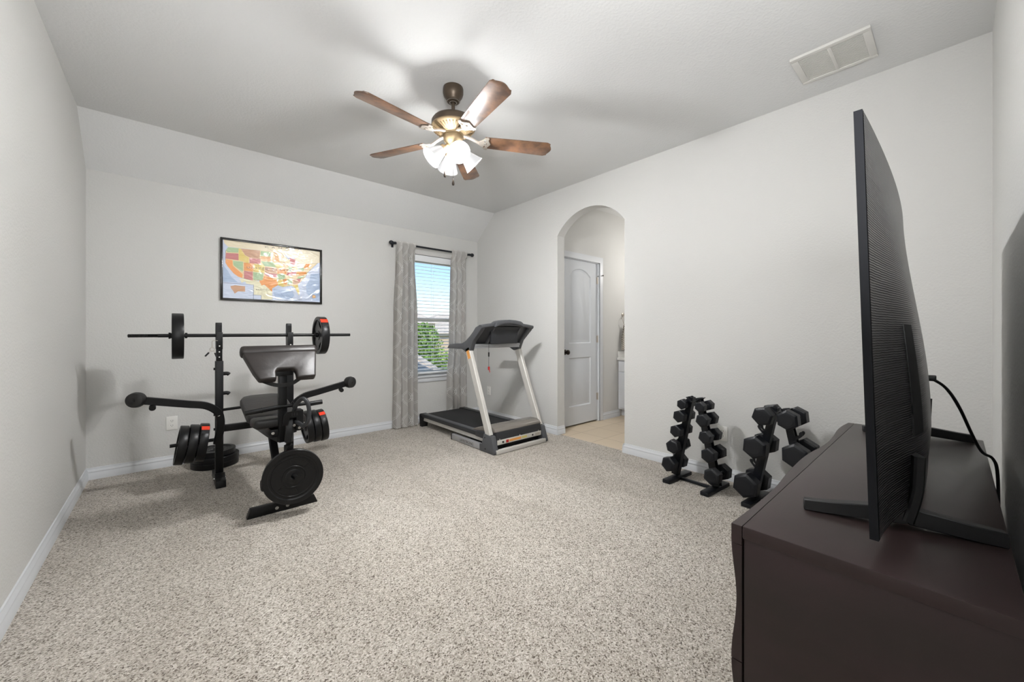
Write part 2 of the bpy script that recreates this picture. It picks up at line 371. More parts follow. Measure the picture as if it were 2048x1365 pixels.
ys, yk = yd+.018, yd+.053
b = B().prism([(dx0+.008, .014), (dx1-.008, .014), (dx1-.008, dz-.008), (dx0+.008, dz-.008)], 'y', ys, yk, holes=[archpanel(0, *p) for p in panels])
for p in panels:
    t = bmesh.new(); rr = [[t.verts.new((x, y, z)) for x, z in archpanel(i, *p)] for i, y in ((0, ys), (.012, ys+.010), (.03, ys+.010), (.05, ys+.003))]
    for A, C in zip(rr, rr[1:]):
        for j in range(len(A)): t.faces.new((A[j], A[(j+1) % len(A)], C[(j+1) % len(A)], C[j]))
    f = t.faces.new(rr[-1]); bmesh.ops.triangulate(t, faces=[f]); bmesh.ops.recalc_face_normals(t, faces=t.faces); b.add(t)
dp = obj('door_panel', b, m_door, d1, ang=25)
RX = M.Rotation(pi/2, 4, 'X')
kb = B().lathe([(0, 0), (.032, 0), (.032, .006), (.014, .012), (.012, .03), (.024, .038), (.03, .05), (.028, .06), (.016, .068), (0, .07)], 24, M.Translation((3.548, ys, .91)) @ RX)
obj('knob', kb, m_oil, d1, label='dark bronze round door knob')
for z in (1.82, 1.06, .316): obj('hinge', B().cyl((dx1-.004, ys-.006, z-.045), (dx1-.004, ys-.006, z+.045), .007).box((dx1-.03, ys-.003, z-.044), (dx1-.006, ys+.001, z+.044)), m_pewter, d1)
obj('hinge_stop', B().cyl((dx1-.004, ys-.008, 1.88), (dx1-.004, ys-.012, 1.872), .008).cyl((dx1-.004, ys-.01, 1.877), (dx1+.04, ys-.055, 1.885), .004).cyl((dx1+.036, ys-.05, 1.885), (dx1+.044, ys-.06, 1.886), .009).cyl((dx1-.004, ys-.01, 1.877), (dx1-.035, ys-.03, 1.87), .004), m_oil, d1)

# window
w1 = thing('window_1', (2.57, 4.55, wz0), '', '', kind='structure')
fy0, fy1, fw = 4.535, 4.605, .04
def ring(b, x0, x1, z0, z1, w, y0, y1): return b.box((x0, y0, z0), (x0+w, y1, z1)).box((x1-w, y0, z0), (x1, y1, z1)).box((x0+w, y0, z0), (x1-w, y1, z0+w)).box((x0+w, y0, z1-w), (x1-w, y1, z1))
obj('frame', ring(B(), wx0, wx1, wz0, wz1, fw, fy0, fy1), m_white, w1)
zm = 1.315
for nm, z0, z1, yy in (('lower_sash', wz0+fw, zm+.022, fy0+.012), ('upper_sash', zm-.022, wz1-fw, fy0+.036)):
    s = obj(nm, ring(B(), wx0+fw, wx1-fw, z0, z1, .036, yy, yy+.022), m_white, w1)
    obj('pane', B().box((wx0+fw+.03, yy+.009, z0+.03), (wx1-fw-.03, yy+.012, z1-.03)), m_glass, s, ang=0)
obj('sill', B().box((wx0, YB, wz0), (wx1, fy0, wz0+.024)).box((wx0-.045, YB-.035, wz0), (wx1+.045, YB+.0, wz0+.024), .006).box((wx0-.03, YB-.016, wz0-.055), (wx1+.03, YB, wz0), .004), m_trim, w1)

# ------------------------------------------------------------------ blind, rod, curtains
bl = thing('window_blind', (2.57, 4.49, wz0+.03), 'open white slatted blind hanging in the window recess', 'blind')
obj('headrail', B().box((wx0+.012, 4.455, 2.045), (wx1-.012, 4.462, 2.115), .002).box((wx0+.014, 4.462, 2.07), (wx1-.014, 4.515, 2.125)), m_slat, bl)
b = B(); z = 2.03; ct = math.radians(8)
while z > .66:
    b.box((wx0+.016, -.025, -.0022), (wx1-.016, .025, .0022), 0, M.Translation((0, 4.489, z)) @ M.Rotation(ct, 4, 'X')); z -= .0437
obj('slats', b, m_slat, bl, ang=0)
obj('bottom_rail', B().box((wx0+.016, 4.464, .618), (wx1-.016, 4.514, .642), .004), m_slat, bl)
for x in (2.26, 2.57, 2.88): obj('ladder_cord', B().cyl((x, 4.4635, .64), (x, 4.4635, 2.07), .0012, 6).cyl((x, 4.5145, .64), (x, 4.5145, 2.07), .0012, 6), m_slat, bl)
rd = thing('curtain_rod', (2.535, 4.37, 2.205), 'dark metal curtain rod with round knobbed ends above the window', 'curtain rod')
obj('rod', B().cyl((1.985, 4.37, 2.205), (3.09, 4.37, 2.205), .0115), m_rod, rd)
RY = M.Rotation(pi/2, 4, 'Y')
for x, s in ((1.985, -1), (3.09, 1)):
    obj('finial', B().lathe([(0, .055), (.012, .052), (.022, .042), (.026, .028), (.022, .014), (.015, .006), (.017, 0), (0, 0)], 12, M.Translation((x, 4.37, 2.205)) @ M.Rotation(s*pi/2, 4, 'Y')), m_rod, rd)
    xb = x-s*.02
    obj('bracket', B().cyl((xb, 4.37, 2.205), (xb, YB-.004, 2.2), .007).box((xb-.014, YB-.006, 2.165), (xb+.014, YB, 2.23), .002).cyl((xb-.006, 4.37, 2.205), (xb+.006, 4.37, 2.205), .0165), m_rod, rd)
def curtain(name, xs, label, seed, fl):
    rnd = random.Random(seed); ph = [rnd.uniform(0, 6.28) for _ in range(6)]
    def f(u, v):
        z = .012+v*2.222
        for (z0, a0, b0), (z1, a1, b1) in zip(xs, xs[1:]):
            if z0 <= z <= z1+1e-6: k = (z-z0)/(z1-z0); k = k*k*(3-2*k); x0, x1 = a0+(a1-a0)*k, b0+(b1-b0)*k; break
        top = max(0, min(1, (z-1.95)/.25)); A = .042*(1-.62*top)
        w = u*2*pi*fl+.5*math.sin(2.1*v+ph[0])+.35*math.sin(u*5+ph[1]+v*1.5)
        y = 4.372+A*math.sin(w)+.012*math.sin(w*2.3+ph[2]+v*2)*(1-top)+.01*math.sin(v*7+ph[3]+u*3)*(1-top)
        x = x0+(x1-x0)*u+.012*math.cos(w)*(1-top*.5)
        if z > 2.14: y = min(y, 4.3535)
        return V((x, max(4.336, min(y, 4.432)), z))
    NU, NV = 110, 70; b = B().grid(f, NU, NV)
    o = obj(name, b, m_curtain, ang=180, at=((xs[0][1]+xs[0][2])/2, 4.372, .012))
    me = o.data; uvl = me.uv_layers.new(name='UVMap'); me.update()
    for lp in me.loops:
        i, j = divmod(lp.vertex_index, NV+1); uvl.data[lp.index].uv = (i/NU*.46, j/NV*2.222)
    return tag(o, label, 'curtain', None)
curtain('curtain', [(.012, 1.968, 2.294), (.7, 1.98, 2.294), (1.4, 1.99, 2.292), (2.0, 2.01, 2.272), (2.3, 2.012, 2.274)], 'grey ogee patterned curtain on the left of the window', 3, 3.5)
curtain('curtain', [(.012, 2.705, 3.066), (.45, 2.715, 3.05), (1.0, 2.765, 3.03), (1.5, 2.772, 3.022), (2.3, 2.777, 3.032)], 'grey ogee patterned curtain on the right of the window, behind the treadmill', 8, 3.5)

# ------------------------------------------------------------------ framed map
mp = thing('framed_map', (.782, 4.449, 1.446), 'black framed poster map of the united states hanging on the back wall', 'map')
b = B(); X0, X1, Z0, Z1 = .349, 1.216, 1.446, 2.021
fpx = [(0, 0), (.005, .018), (.014, .022), (.02, .014), (.02, 0)]
b.box((X0, 4.424, Z0), (X0+.02, 4.449, Z1), .004).box((X1-.02, 4.424, Z0), (X1, 4.449, Z1), .004).box((X0+.01, 4.424, Z0), (X1-.01, 4.449, Z0+.02), .004).box((X0+.01, 4.424, Z1-.02), (X1-.01, 4.449, Z1), .004)
obj('frame', b, mat('black_frame', (30, 27, 25), .22), mp)
TINT = dict(ocean=(196, 205, 224), ocean2=(164, 182, 209), canada=(226, 214, 184), mexico=(226, 220, 188), tan=(228, 205, 160), green=(163, 187, 142), rose=(193, 116, 114), orange=(230, 152, 80), yellow=(220, 196, 112), brown=(196, 152, 120), peach=(233, 180, 128), inset=(198, 207, 225), ink=(58, 50, 50), navy=(60, 72, 104), cream=(240, 214, 160))
MAPS=[
('ocean2',[(23,322),(55,277),(82,220),(136,170),(23,166)]),
('ocean2',[(759,308),(850,329),(850,31),(782,40),(720,109),(715,188),(748,252)]),
('ocean2',[(426,130),(585,124),(606,78),(575,35),(441,39),(421,90)]),
('canada',[(24,561),(853,559),(850,441),(793,415),(748,410),(726,402),(693,374),(628,378),(606,460),(533,474),(313,496),(60,494),(29,527)]),
('mexico',[(145,209),(181,212),(256,202),(303,195),(347,159),(411,135),(413,26),(322,21),(260,62),(258,158),(200,164),(190,185),(163,169)]),
('tan',[(60,491),(313,495),(497,494),(548,440),(606,436),(638,368),(693,374),(748,416),(827,432),(782,383),(726,317),(715,285),(655,207),(638,188),(502,157),(463,171),(332,206),(251,199),(167,214),(55,315),(39,377),(42,459)]),
('green',[(60,491),(140,492),(138,450),(55,444),(42,459)]),
('rose',[(44,436),(138,442),(140,379),(40,383)]),
('orange',[(41,378),(93,373),(95,324),(172,250),(167,214),(136,225),(100,254),(55,315),(40,345)]),
('green',[(95,371),(174,369),(174,278),(163,274),(100,330)]),
('yellow',[(140,492),(156,490),(190,429),(220,417),(218,358),(177,370),(140,379)]),
('brown',[(156,491),(310,493),(308,416),(227,415),(190,435)]),
('rose',[(225,412),(315,412),(313,366),(227,362)]),
('orange',[(181,362),(258,362),(253,286),(181,287)]),
('yellow',[(258,357),(349,359),(344,284),(256,284)]),
('rose',[(181,284),(251,283),(251,199),(181,212)]),
('green',[(253,281),(339,278),(332,209),(256,205)]),
('green',[(315,491),(403,492),(411,449),(315,443)]),
('peach',[(315,440),(413,444),(418,398),(315,395)]),
('green',[(318,392),(421,393),(446,347),(347,347)]),
('brown',[(352,345),(451,341),(451,292),(349,287)]),
('rose',[(347,282),(453,284),(456,246),(381,248),(347,267)]),
('orange',[(303,201),(332,209),(347,259),(381,245),(458,226),(461,171),(411,135),(411,101),(381,133),(347,165),(322,157)]),
('peach',[(406,492),(497,493),(471,448),(476,397),(418,398)]),
('yellow',[(421,393),(497,393),(512,354),(446,341)]),
('orange',[(451,341),(517,343),(543,286),(456,284)]),
('green',[(456,281),(528,282),(517,231),(458,232)]),
('yellow',[(461,223),(502,224),(512,181),(538,177),(502,157),(463,171)]),
('peach',[(502,388),(548,387),(554,311),(528,308)]),
('rose',[(564,454),(617,443),(612,371),(575,373)]),
('green',[(554,370),(585,371),(585,320),(556,314)]),
('yellow',[(588,362),(638,368),(628,322),(588,321)]),
('rose',[(548,305),(628,322),(622,288),(533,274)]),
('orange',[(502,236),(538,239),(541,186),(512,184)]),
('green',[(543,239),(585,246),(590,190),(546,181)]),
('brown',[(588,243),(622,243),(655,210),(649,195),(596,190)]),
('rose',[(622,246),(671,257),(655,213)]),
('green',[(638,272),(715,294),(671,257),(633,249)]),
('orange',[(628,319),(720,328),(715,291),(622,282)]),
('green',[(638,362),(698,368),(693,337),(633,325)]),
('orange',[(693,374),(715,412),(748,416),(737,366),(698,362)]),
('yellow',[(575,180),(638,188),(655,105),(649,81),(628,121),(612,159)]),
('inset',[(23,158),(258,158),(256,17),(23,20)]),
('brown',[(77,132),(113,143),(190,138),(190,88),(136,87),(109,64),(100,85),(82,111)]),
('inset',[(258,62),(320,60),(320,21),(258,20)]),
]
b = B(); tints = []
def addp(c, polys, lv):
    bm = bmesh.new(); y = 4.4390-lv*.00025
    vs = [bm.verts.new((X0+p[0]/1000, y, Z0+p[1]/1000)) for p in polys]
    n0 = len(b.bm.faces); f = bm.faces.new(vs); f.normal_update()
    if f.normal.y > 0: f.normal_flip()
    bmesh.ops.triangulate(bm, faces=[f]); b.add(bm); tints.extend([c]*(len(b.bm.faces)-n0))
addp('ocean', [(14, 14), (855, 14), (855, 563), (14, 563)], 0)
for i, (c, P) in enumerate(MAPS): addp(c, P, 1 if i < 5 else 2 if i == 5 else 4 if c != 'inset' else 5 if i > 3 else 3)
def seg(p, q, w, c='navy', lv=7):
    d = V((q[0]-p[0], q[1]-p[1])); n = V((-d.y, d.x)).normalized()*w/2; addp(c, [(p[0]+n.x, p[1]+n.y), (q[0]+n.x, q[1]+n.y), (q[0]-n.x, q[1]-n.y), (p[0]-n.x, p[1]-n.y)], lv)
INS = MAPS[-3][1]; HAW = MAPS[-1][1]
addp(MAPS[-2][0], MAPS[-2][1], 6)
seg(INS[0], INS[1], 3); seg(INS[1], INS[2], 3); seg(HAW[0], HAW[1], 2.5); seg(HAW[1], HAW[2], 2.5)
COAST = MAPS[5][1]
for p, q in zip(COAST[7:], COAST[8:]): seg(p, q, 1.6, 'navy', 3)
for r, c, lv in ((17, 'orange', 7), (13, 'cream', 8), (10, 'orange', 9), (8, 'cream', 10)): addp(c, [(790+r*math.cos(i*pi/10), 77+r*math.sin(i*pi/10)) for i in range(20)], lv)
def mtext(s, p, q, sz, c='ink'):
    n0 = len(b.bm.faces); k = V((q[0]-p[0], q[1]-p[1])); an = math.atan2(k.y, k.x)
    b.text(s, sz, M.Translation((X0+p[0]/1000, 4.4362, Z0+p[1]/1000)) @ RX @ M.Rotation(an, 4, 'Z'), .0001, 0, k.length/1000)
    tints.extend([c]*(len(b.bm.faces)-n0))
mtext('U N I T E D   S T A T E S', (202, 311), (580, 317), .026)
mtext('M E X I C O', (277, 108), (369, 114), .018); mtext('C  A  N  A  D  A', (349, 527), (671, 548), .02); mtext('C U B A', (620, 31), (671, 32), .013)
ms = obj('map_sheet', b, m_map, mp, ang=0)
ca = ms.data.color_attributes.new('tint', 'FLOAT_COLOR', 'CORNER')
for pl, c in zip(ms.data.polygons, tints):
    for li in pl.loop_indices: ca.data[li].color = lin(TINT[c])

# ------------------------------------------------------------------ outlets
def outlet(Mx, label):
    b = B().box((-.0375, -.007, -.0585), (.0375, 0, .0585), .003, Mx)
    loc = Mx.translation
    o = tag(obj('wall_outlet', b, m_white, at=loc), label, 'outlet', None)
    for z in (.0195, -.0195):
        f = obj('receptacle', B().prism([(.0165*math.cos(a*pi/10), z+.0145*math.sin(a*pi/10)) for a in range(20)], 'y', -.0085, -.006, Mx=Mx), m_white, o)
        obj('slot', B().box((-.0075, -.0092, z-.003), (-.0055, -.0084, z+.006), Mx=Mx).box((.0055, -.0092, z-.003), (.0075, -.0084, z+.006), Mx=Mx).prism([(.0022*math.cos(a*pi/5), z-.008+.0022*math.sin(a*pi/5)) for a in range(10)], 'y', -.0092, -.0084, Mx=Mx), m_cord, f)
outlet(M.Translation((.017, YB, .368)), 'white wall outlet low on the back wall, behind the weight bench')
RW = M.Rotation(-pi/2, 4, 'Z')
outlet(M.Translation((XR, 4.177, .354)) @ RW, 'white wall outlet on the right wall, in the corner behind the treadmill')
outlet(M.Translation((XR, 1.202, .355)) @ RW, 'white wall outlet on the right wall, half hidden behind the full dumbbell rack')

# ------------------------------------------------------------------ ceiling vent
vt = thing('ceiling_vent', (2.87, .461, H), 'white louvered return air vent in the ceiling near the right wall', 'vent')
vx0, vx1, vy0, vy1 = 2.712, 3.036, .286, .636
b = B()
for lo, hi in (((vx0, vy0), (vx0+.03, vy1)), ((vx1-.03, vy0), (vx1, vy1)), ((vx0+.03, vy0), (vx1-.03, vy0+.035)), ((vx0+.03, vy1-.035), (vx1-.03, vy1)), ((vx0+.03, .452), (vx1-.03, .47))):
    b.box((lo[0], lo[1], H-.016), (hi[0], hi[1], H), .003)
obj('frame', b, m_vent, vt)
obj('backing', B().box((vx0+.02, vy0+.02, H-.003), (vx1-.02, vy1-.02, H-.0005)), mat('vent_dark', (120, 118, 115), .9), vt)
for ya, yb in ((vy0+.035, .452), (.47, vy1-.035)):
    b = B()
    for i in range(22):
        x = vx0+.034+i*.0121
        b.box((-.0052, ya, -.0007), (.0052, yb, .0007), 0, M.Translation((x, 0, H-.0115)) @ M.Rotation(-.12, 4, 'Y'))
    obj('louver_panel', b, m_vent, vt, ang=0)

# ------------------------------------------------------------------ ceiling fan
FX, FY = 1.388, 2.157
fan = thing('ceiling_fan', (FX, FY, H), 'five blade ceiling fan with a lit cluster of white glass shades', 'ceiling fan')
TF = M.Translation((FX, FY, 0))
obj('canopy', B().lathe([(0, H), (.064, H), (.066, 2.73), (.066, 2.705), (.06, 2.685), (.048, 2.668), (.044, 2.662), (.044, 2.652), (.034, 2.646), (.018, 2.644), (.015, 2.652), (0, 2.652)], 36, TF), m_bronze, fan)
obj('canopy_ring', B().lathe([(.020, 2.6475), (.042, 2.6535), (.042, 2.650), (.020, 2.6435), (.020, 2.6475)], 30, TF), m_pewter, fan)
obj('downrod', B().lathe([(0, 2.66), (.0115, 2.66), (.0115, 2.555), (.022, 2.55), (.022, 2.535), (0, 2.535)], 20, TF), m_bronze, fan)
obj('motor_housing', B().lathe([(0, 2.548), (.05, 2.548), (.10, 2.543), (.128, 2.531), (.1385, 2.515), (.1395, 2.482), (.0, 2.482)], 48, TF), m_bronze, fan)
b = B().lathe([(0, 2.484), (.1415, 2.484), (.1425, 2.477), (.138, 2.472), (.134, 2.470), (.076, 2.442), (.068, 2.436), (.066, 2.426), (.0, 2.426)], 48, TF)
for i in range(38):
    a = i*2*pi/38; b.box((.083, -.003, -.0035), (.130, .003, .0035), .001, TF @ M.Rotation(a, 4, 'Z') @ M.Translation((.105, 0, 2.4535)) @ M.Rotation(-.45, 4, 'Y') @ M.Translation((-.105, 0, 0)))
obj('vented_ring', b, m_gold, fan)
obj('light_fitter', B().lathe([(0, 2.43), (.06, 2.43), (.064, 2.415), (.06, 2.395), (.046, 2.38), (.036, 2.365), (.034, 2.345), (.022, 2.335), (.008, 2.33), (0, 2.33)], 36, TF), m_gold, fan)
def blade_outline():
    r0, r1 = .205, .655; p = []
    for i in range(9): t = i/8; p.append((r0+.018*math.sin(t*pi*2)*(1 if t < .5 else -1)*.0+(.012 if abs(t-.5) < .3 else 0), -.052+.104*t))
    top = []
    for i in range(13):
        t = i/12; s = abs(t-.5)*2; top.append((r1+.012*math.cos(s*pi*1.0)*(1 if s < .75 else .6)-(.022 if s > .93 else 0), .066-.132*t))
    return p+top
BO = blade_outline()
for i in range(5):
    a = math.radians(-28.4+72*i)
    Mb = TF @ M.Translation((0, 0, 2.405)) @ M.Rotation(a, 4, 'Z') @ M.Rotation(math.radians(-12), 4, 'X')
    obj('blade', B().prism(BO, 'z', 0, .006, bev=.0015, Mx=Mb), m_blade, fan)
    Mi = TF @ M.Translation((0, 0, 2.398)) @ M.Rotation(a, 4, 'Z') @ M.Rotation(math.radians(-12), 4, 'X')
    b = B(); half = [(.165, .012), (.19, .03), (.205, .052), (.222, .058), (.232, .05), (.226, .036), (.236, .018), (.246, 0)]
    out = [(x, y) for x, y in half]+[(x, -y) for x, y in half[-2::-1]]
    hole = lambda cx, cy, rx, ry: [(cx+rx*math.cos(q*pi/5), cy+ry*math.sin(q*pi/5)) for q in range(10)]
    b.prism(out, 'z', 0, .006, holes=[hole(.213, 0, .010, .009), hole(.206, .029, .007, .011), hole(.206, -.029, .007, .011)], Mx=Mi)
    b.sweep(catmull([TF @ V((.06*math.cos(a), .06*math.sin(a), 2.436)), TF @ V((.105*math.cos(a), .105*math.sin(a), 2.428)), Mi @ V((.17, 0, .003))], 6), [(-.012, -.004), (.012, -.004), (.012, .004), (-.012, .004)])
    obj('blade_bracket', b, m_pewter, fan)
for k, az in enumerate((252, 342, 72, 162)):
    a = math.radians(az); dr = V((math.cos(a)*.74, math.sin(a)*.74, -.67)).normalized()
    q = V((0, 0, 1)).rotation_difference(dr).to_matrix().to_4x4(); base = V((FX+.052*math.cos(a), FY+.052*math.sin(a), 2.345))
    Ms = M.Translation(base) @ q @ M.Scale(.94, 4)
    obj('lamp_arm', B().lathe([(0, -.03), (.016, -.03), (.016, 0), (.03, .008), (.032, .028), (.024, .03), (0, .03)], 20, Ms), m_gold, fan)
    prof = [(.024, .022), (.031, .03), (.038, .045), (.047, .07), (.057, .095), (.066, .118), (.074, .135), (.0725, .135), (.064, .118), (.055, .095), (.045, .07), (.036, .045), (.029, .032), (.022, .024)]
    s = obj('lamp_shade', B().lathe(prof, 28, Ms), m_shade, fan)
    obj('bulb', B().lathe([(0, .03), (.013, .03), (.014, .05), (.026, .075), (.03, .092), (.026, .108), (.014, .118), (0, .12)], 20, Ms), m_bulb, s)
for off, zb in (((0, 0), 2.105), ((-.751*.054, .661*.054), 2.158)):
    x, y = FX+off[0], FY+off[1]
    b = B().cyl((x, y, 2.335 if zb < 2.13 else 2.37), (x, y, zb+.04), .0012, 6); b.lathe([(0, .045), (.003, .043), (.006, .03), (.0085, .014), (.007, .004), (0, 0)], 12, M.Translation((x, y, zb)))
    obj('pull_chain', b, m_oil, fan)

# ------------------------------------------------------------------ console
ZT = .702; cx0, cx1 = 1.0, 2.53
con = thing('media_console', (1.76, .14, 0), 'dark brown wooden console with a wavy front edge beneath the television', 'console')
yf = .325
obj('carcass', B().box((cx0, -.075, .05), (cx1, yf-.002, ZT-.03), .002).box((cx0+.03, -.06, 0), (cx1-.03, yf-.04, .05)), m_espresso, con)
obj('top', B().box((cx0-.004, -.079, ZT-.03), (cx1+.004, yf, ZT), .003), m_espresso, con)
sp = [(cx0-.004, .022), (1.1, .0185), (1.22, .0165), (1.34, .0185), (1.47, .027), (1.58, .031), (1.69, .033), (1.80, .030), (1.92, .02), (2.05, .0165), (2.18, .022), (2.3, .03), (2.42, .03), (cx1+.004, .022)]
cv = [(q.x, q.y) for q in catmull([(a, c, 0) for a, c in sp], 5)]
def front(z0, z1, x0=cx0-.004, x1=cx1+.004, vp=None):
    pts = [(x, d) for x, d in cv if x0 < x < x1]
    itp = lambda x: next((d0+(d1-d0)*(x-xa)/(xb-xa) for (xa, d0), (xb, d1) in zip(cv, cv[1:]) if xa <= x <= xb), .022)
    pts = [(x0, itp(x0))]+pts+[(x1, itp(x1))]; t = bmesh.new(); nz = 24; rows = []
    for j in range(nz+1):
        z = z0+(z1-z0)*j/nz; dv = vp(z) if vp else 0
        rows.append(([t.verts.new((x, yf+.001, z)) for x, d in pts], [t.verts.new((x, yf+.001+d+dv, z)) for x, d in pts]))
    n = len(pts)
    for (A, Bf), (C, D) in zip(rows, rows[1:]):
        for i in range(n-1): t.faces.new((A[i], A[i+1], C[i+1], C[i])); t.faces.new((Bf[i], Bf[i+1], D[i+1], D[i]))
        t.faces.new((A[0], Bf[0], D[0], C[0])); t.faces.new((A[-1], Bf[-1], D[-1], C[-1]))
    for A, Bf in (rows[0], rows[-1]):
        for i in range(n-1): t.faces.new((A[i], A[i+1], Bf[i+1], Bf[i]))
    bmesh.ops.recalc_face_normals(t, faces=t.faces); return B().add(t)
wav = lambda z: -.005-.0055*math.cos((z-.53)*2*pi/.285)
obj('front_rail', front(ZT-.045, ZT-.001), m_espresso, con)
xm = (cx0+cx1)/2
for xa, xb in ((cx0-.003, xm-.0015), (xm+.0015, cx1+.003)):
    for za, zb in ((.385, ZT-.0465), (.08, .382)):
        obj('drawer', front(za, zb, xa, xb, wav), m_espresso, con)

# ------------------------------------------------------------------ television
tv = thing('television', (1.76, .12, ZT), 'large curved flat screen television with a ribbed dark back, standing on the console', 'television')
tx0, tx1, tz0, tz1 = 1.025, 2.5, .748, 1.592
ybase = lambda x, z: .096+.024*(z-tz0)/(tz1-tz0)+.025*(x-tx0)-.02*(1-(2*(x-tx0)/(tx1-tx0)-1)**2)
sm = lambda t: max(0, min(1, t))**2*(3-2*max(0, min(1, t)))
def shell(u, v):
    x = tx0+.004+u*(tx1-tx0-.008); z = tz0+.004+v*(tz1-tz0-.008)
    e = sm(min(u, 1-u)/.3); f = (1-v)/.8; f = sm(f) if f < 1 else 1; f *= .8+.2*sm(v/.15)
    return V((x, ybase(x, z)-.001-.05*e*f, z))
b = B(); NX = 40
def panel_pt(u, v): x = tx0+u*(tx1-tx0); z = tz0+v*(tz1-tz0); return x, z
t = bmesh.new(); G = {}
for j in (0, 1):
    for i in range(NX+1):
        x, z = panel_pt(i/NX, j)
        for k, dy in enumerate((0, .0135)): G[i, j, k] = t.verts.new((x, ybase(x, z)+dy, z))
for i in range(NX):
    for k in (0, 1): t.faces.new((G[i, 0, k], G[i+1, 0, k], G[i+1, 1, k], G[i, 1, k]))
    for j in (0, 1): t.faces.new((G[i, j, 0], G[i+1, j, 0], G[i+1, j, 1], G[i, j, 1]))
for i in (0, NX): t.faces.new((G[i, 0, 0], G[i, 1, 0], G[i, 1, 1], G[i, 0, 1]))
bmesh.ops.recalc_face_normals(t, faces=t.faces); b.add(t)
obj('bezel', b, m_tv, tv)
obj('screen', B().grid(lambda u, v: V((lambda x, z: (x, ybase(x, z)+.0142, z))(tx0+.008+u*(tx1-tx0-.016), tz0+.016+v*(tz1-tz0-.024))), 40, 2), m_screen, tv)
obj('back_shell', B().grid(shell, 80, 60), m_tvback, tv, ang=60)
pp = lambda u, v: shell(.175+u*.055, .19+v*.31)+V((0, -.0015, 0))
obj('connector_cover', B().grid(pp, 8, 12).sweep([pp(0, k/10) for k in range(11)], [(-.0015, -.001), (.0015, -.001), (.0015, .001), (-.0015, .001)]), m_blackp, tv)
def stand(x, yo, name):
    b = B()
    tipf, mid, tipb = V((x-.045, .255+yo, ZT)), V((x+.01, .075+yo, ZT)), V((x+.055, -.072+yo, ZT))
    for a, c, h0, h1, w0, w1 in ((tipf, mid, .026, .05, .026, .04), (tipb, mid, .03, .05, .03, .04)):
        t = bmesh.new(); d = (c-a).normalized(); n = V((-d.y, d.x, 0)); vs = []
        for p, h, w, lift in ((a, h0, w0, .0), (a.lerp(c, .25), h0+.004, w0+.003, .002), (c, h1, w1, .014)):
            vs.append([t.verts.new(p+n*s*w*.5*kk+V((0, 0, zz))) for s, zz, kk in ((-1, lift, 1), (1, lift, 1), (1, h, .8), (-1, h, .8))])
        for A, C in zip(vs, vs[1:]):
            for j in range(4): t.faces.new((A[j], A[(j+1) % 4], C[(j+1) % 4], C[j]))
        t.faces.new(vs[0]); t.faces.new(vs[-1]); bmesh.ops.recalc_face_normals(t, faces=t.faces); b.bevel(t, .002, 1); b.add(t)
    b.rtube(catmull([mid+V((0, .0, .02)), mid+V((.004, -.012, .08)), mid+V((.006, -.016, .17))], 5), .05, .02)
    return obj(name, b, m_blackp, tv)
stand(1.262, 0, 'stand_foot'); stand(2.40, .02, 'stand_foot')
cpts = catmull([(1.93, .058, 1.0), (1.955, .02, .965), (1.99, -.01, .90), (2.06, -.04, .80), (2.12, -.063, .735), (2.14, -.088, .712), (2.142, -.098, .66), (2.14, -.10, .5), (2.14, -.10, .3)], 8)
b = B().tube(cpts, .0045, 8).box((1.905, .04, .988), (1.94, .064, 1.006), .003); tag(obj('power_cord', b, m_cord, at=(2.0, .0, .9)), 'black power cord running from the television back over the rear edge of the console', 'cord')

# ------------------------------------------------------------------ weight bench
AX = .55; PX = (.287, .767); PY = 3.725
wb = thing('weight_bench', (AX, 3.3, 0), 'black weight bench with preacher curl pad, butterfly arms and bar uprights in the left corner', 'weight bench')
def upright(x, s):
    b = B().box((x-.025, PY-.025, .05), (x+.025, PY+.025, .93), .003)
    u = obj('upright', b, m_black, wb)
    b = B().box((x-.019, PY-.019, .93), (x+.019, PY+.019, 1.09), .002)
    obj('inner_post', b, m_black, u)
    pf = [(PY-.034, 1.02), (PY+.045, 1.02), (PY+.052, 1.06), (PY+.052, 1.205), (PY+.047, 1.218), (PY+.035, 1.225), (PY+.026, 1.218), (PY+.024, 1.205), (PY+.024, 1.135)]+[(PY+.002+.022*math.cos(q*pi/8), 1.128-.02*math.sin(q*pi/8)) for q in range(1, 8)]+[(PY-.022, 1.135), (PY-.026, 1.15), (PY-.034, 1.15)]
    obj('bar_cradle', B().prism(pf, 'x', x-.02, x+.02, bev=.002), m_black, u)
    for z in (1.045, 1.0, .96): obj('adjustment_hole', B().cyl((x, PY-.0205 if z < 1.02 else PY-.0355, z), (x, PY-.018 if z < 1.02 else PY-.033, z), .0045, 12), m_white, u)
    for z in (.83, .68): obj('safety_hook', B().tube(catmull([(x-s*.02, PY, z), (x-s*.05, PY-.005, z+.001), (x-s*.062, PY-.005, z-.008)], 4), .014, 12), m_black, u)
    for z in (.87, .52, .41): obj('bolt', B().cyl((x+s*.024, PY, z), (x+s*.034, PY, z), .010, 6), m_black, u)
    obj('foot', B().prism([(PY-.155, 0), (PY+.2, 0), (PY+.2, .05), (PY-.03, .05), (PY-.04, .085), (PY-.06, .085), (PY-.10, .06), (PY-.145, .05)], 'x', x-.031, x+.031, bev=.004), m_black, u)
    for q in (-1, 1): obj('bolt', B().cyl((x+q*.03, PY-.05, .045), (x+q*.037, PY-.05, .045), .008, 12), m_chrome, u)
    obj('storage_peg', B().cyl((x+s*.02, PY, .33), (x+s*.285, PY, .33), .0125, 16), m_black, u)
    return u
upright(PX[0], -1); upright(PX[1], 1)
obj('cross_beam', B().box((PX[0]+.02, PY-.02, .385), (PX[1]-.02, PY+.02, .435), .003), m_black, wb)
obj('adjuster_rod', B().cyl((PX[0]+.02, PY-.02, .555), (.60, PY-.13, .585), .0105, 14), m_black, wb)
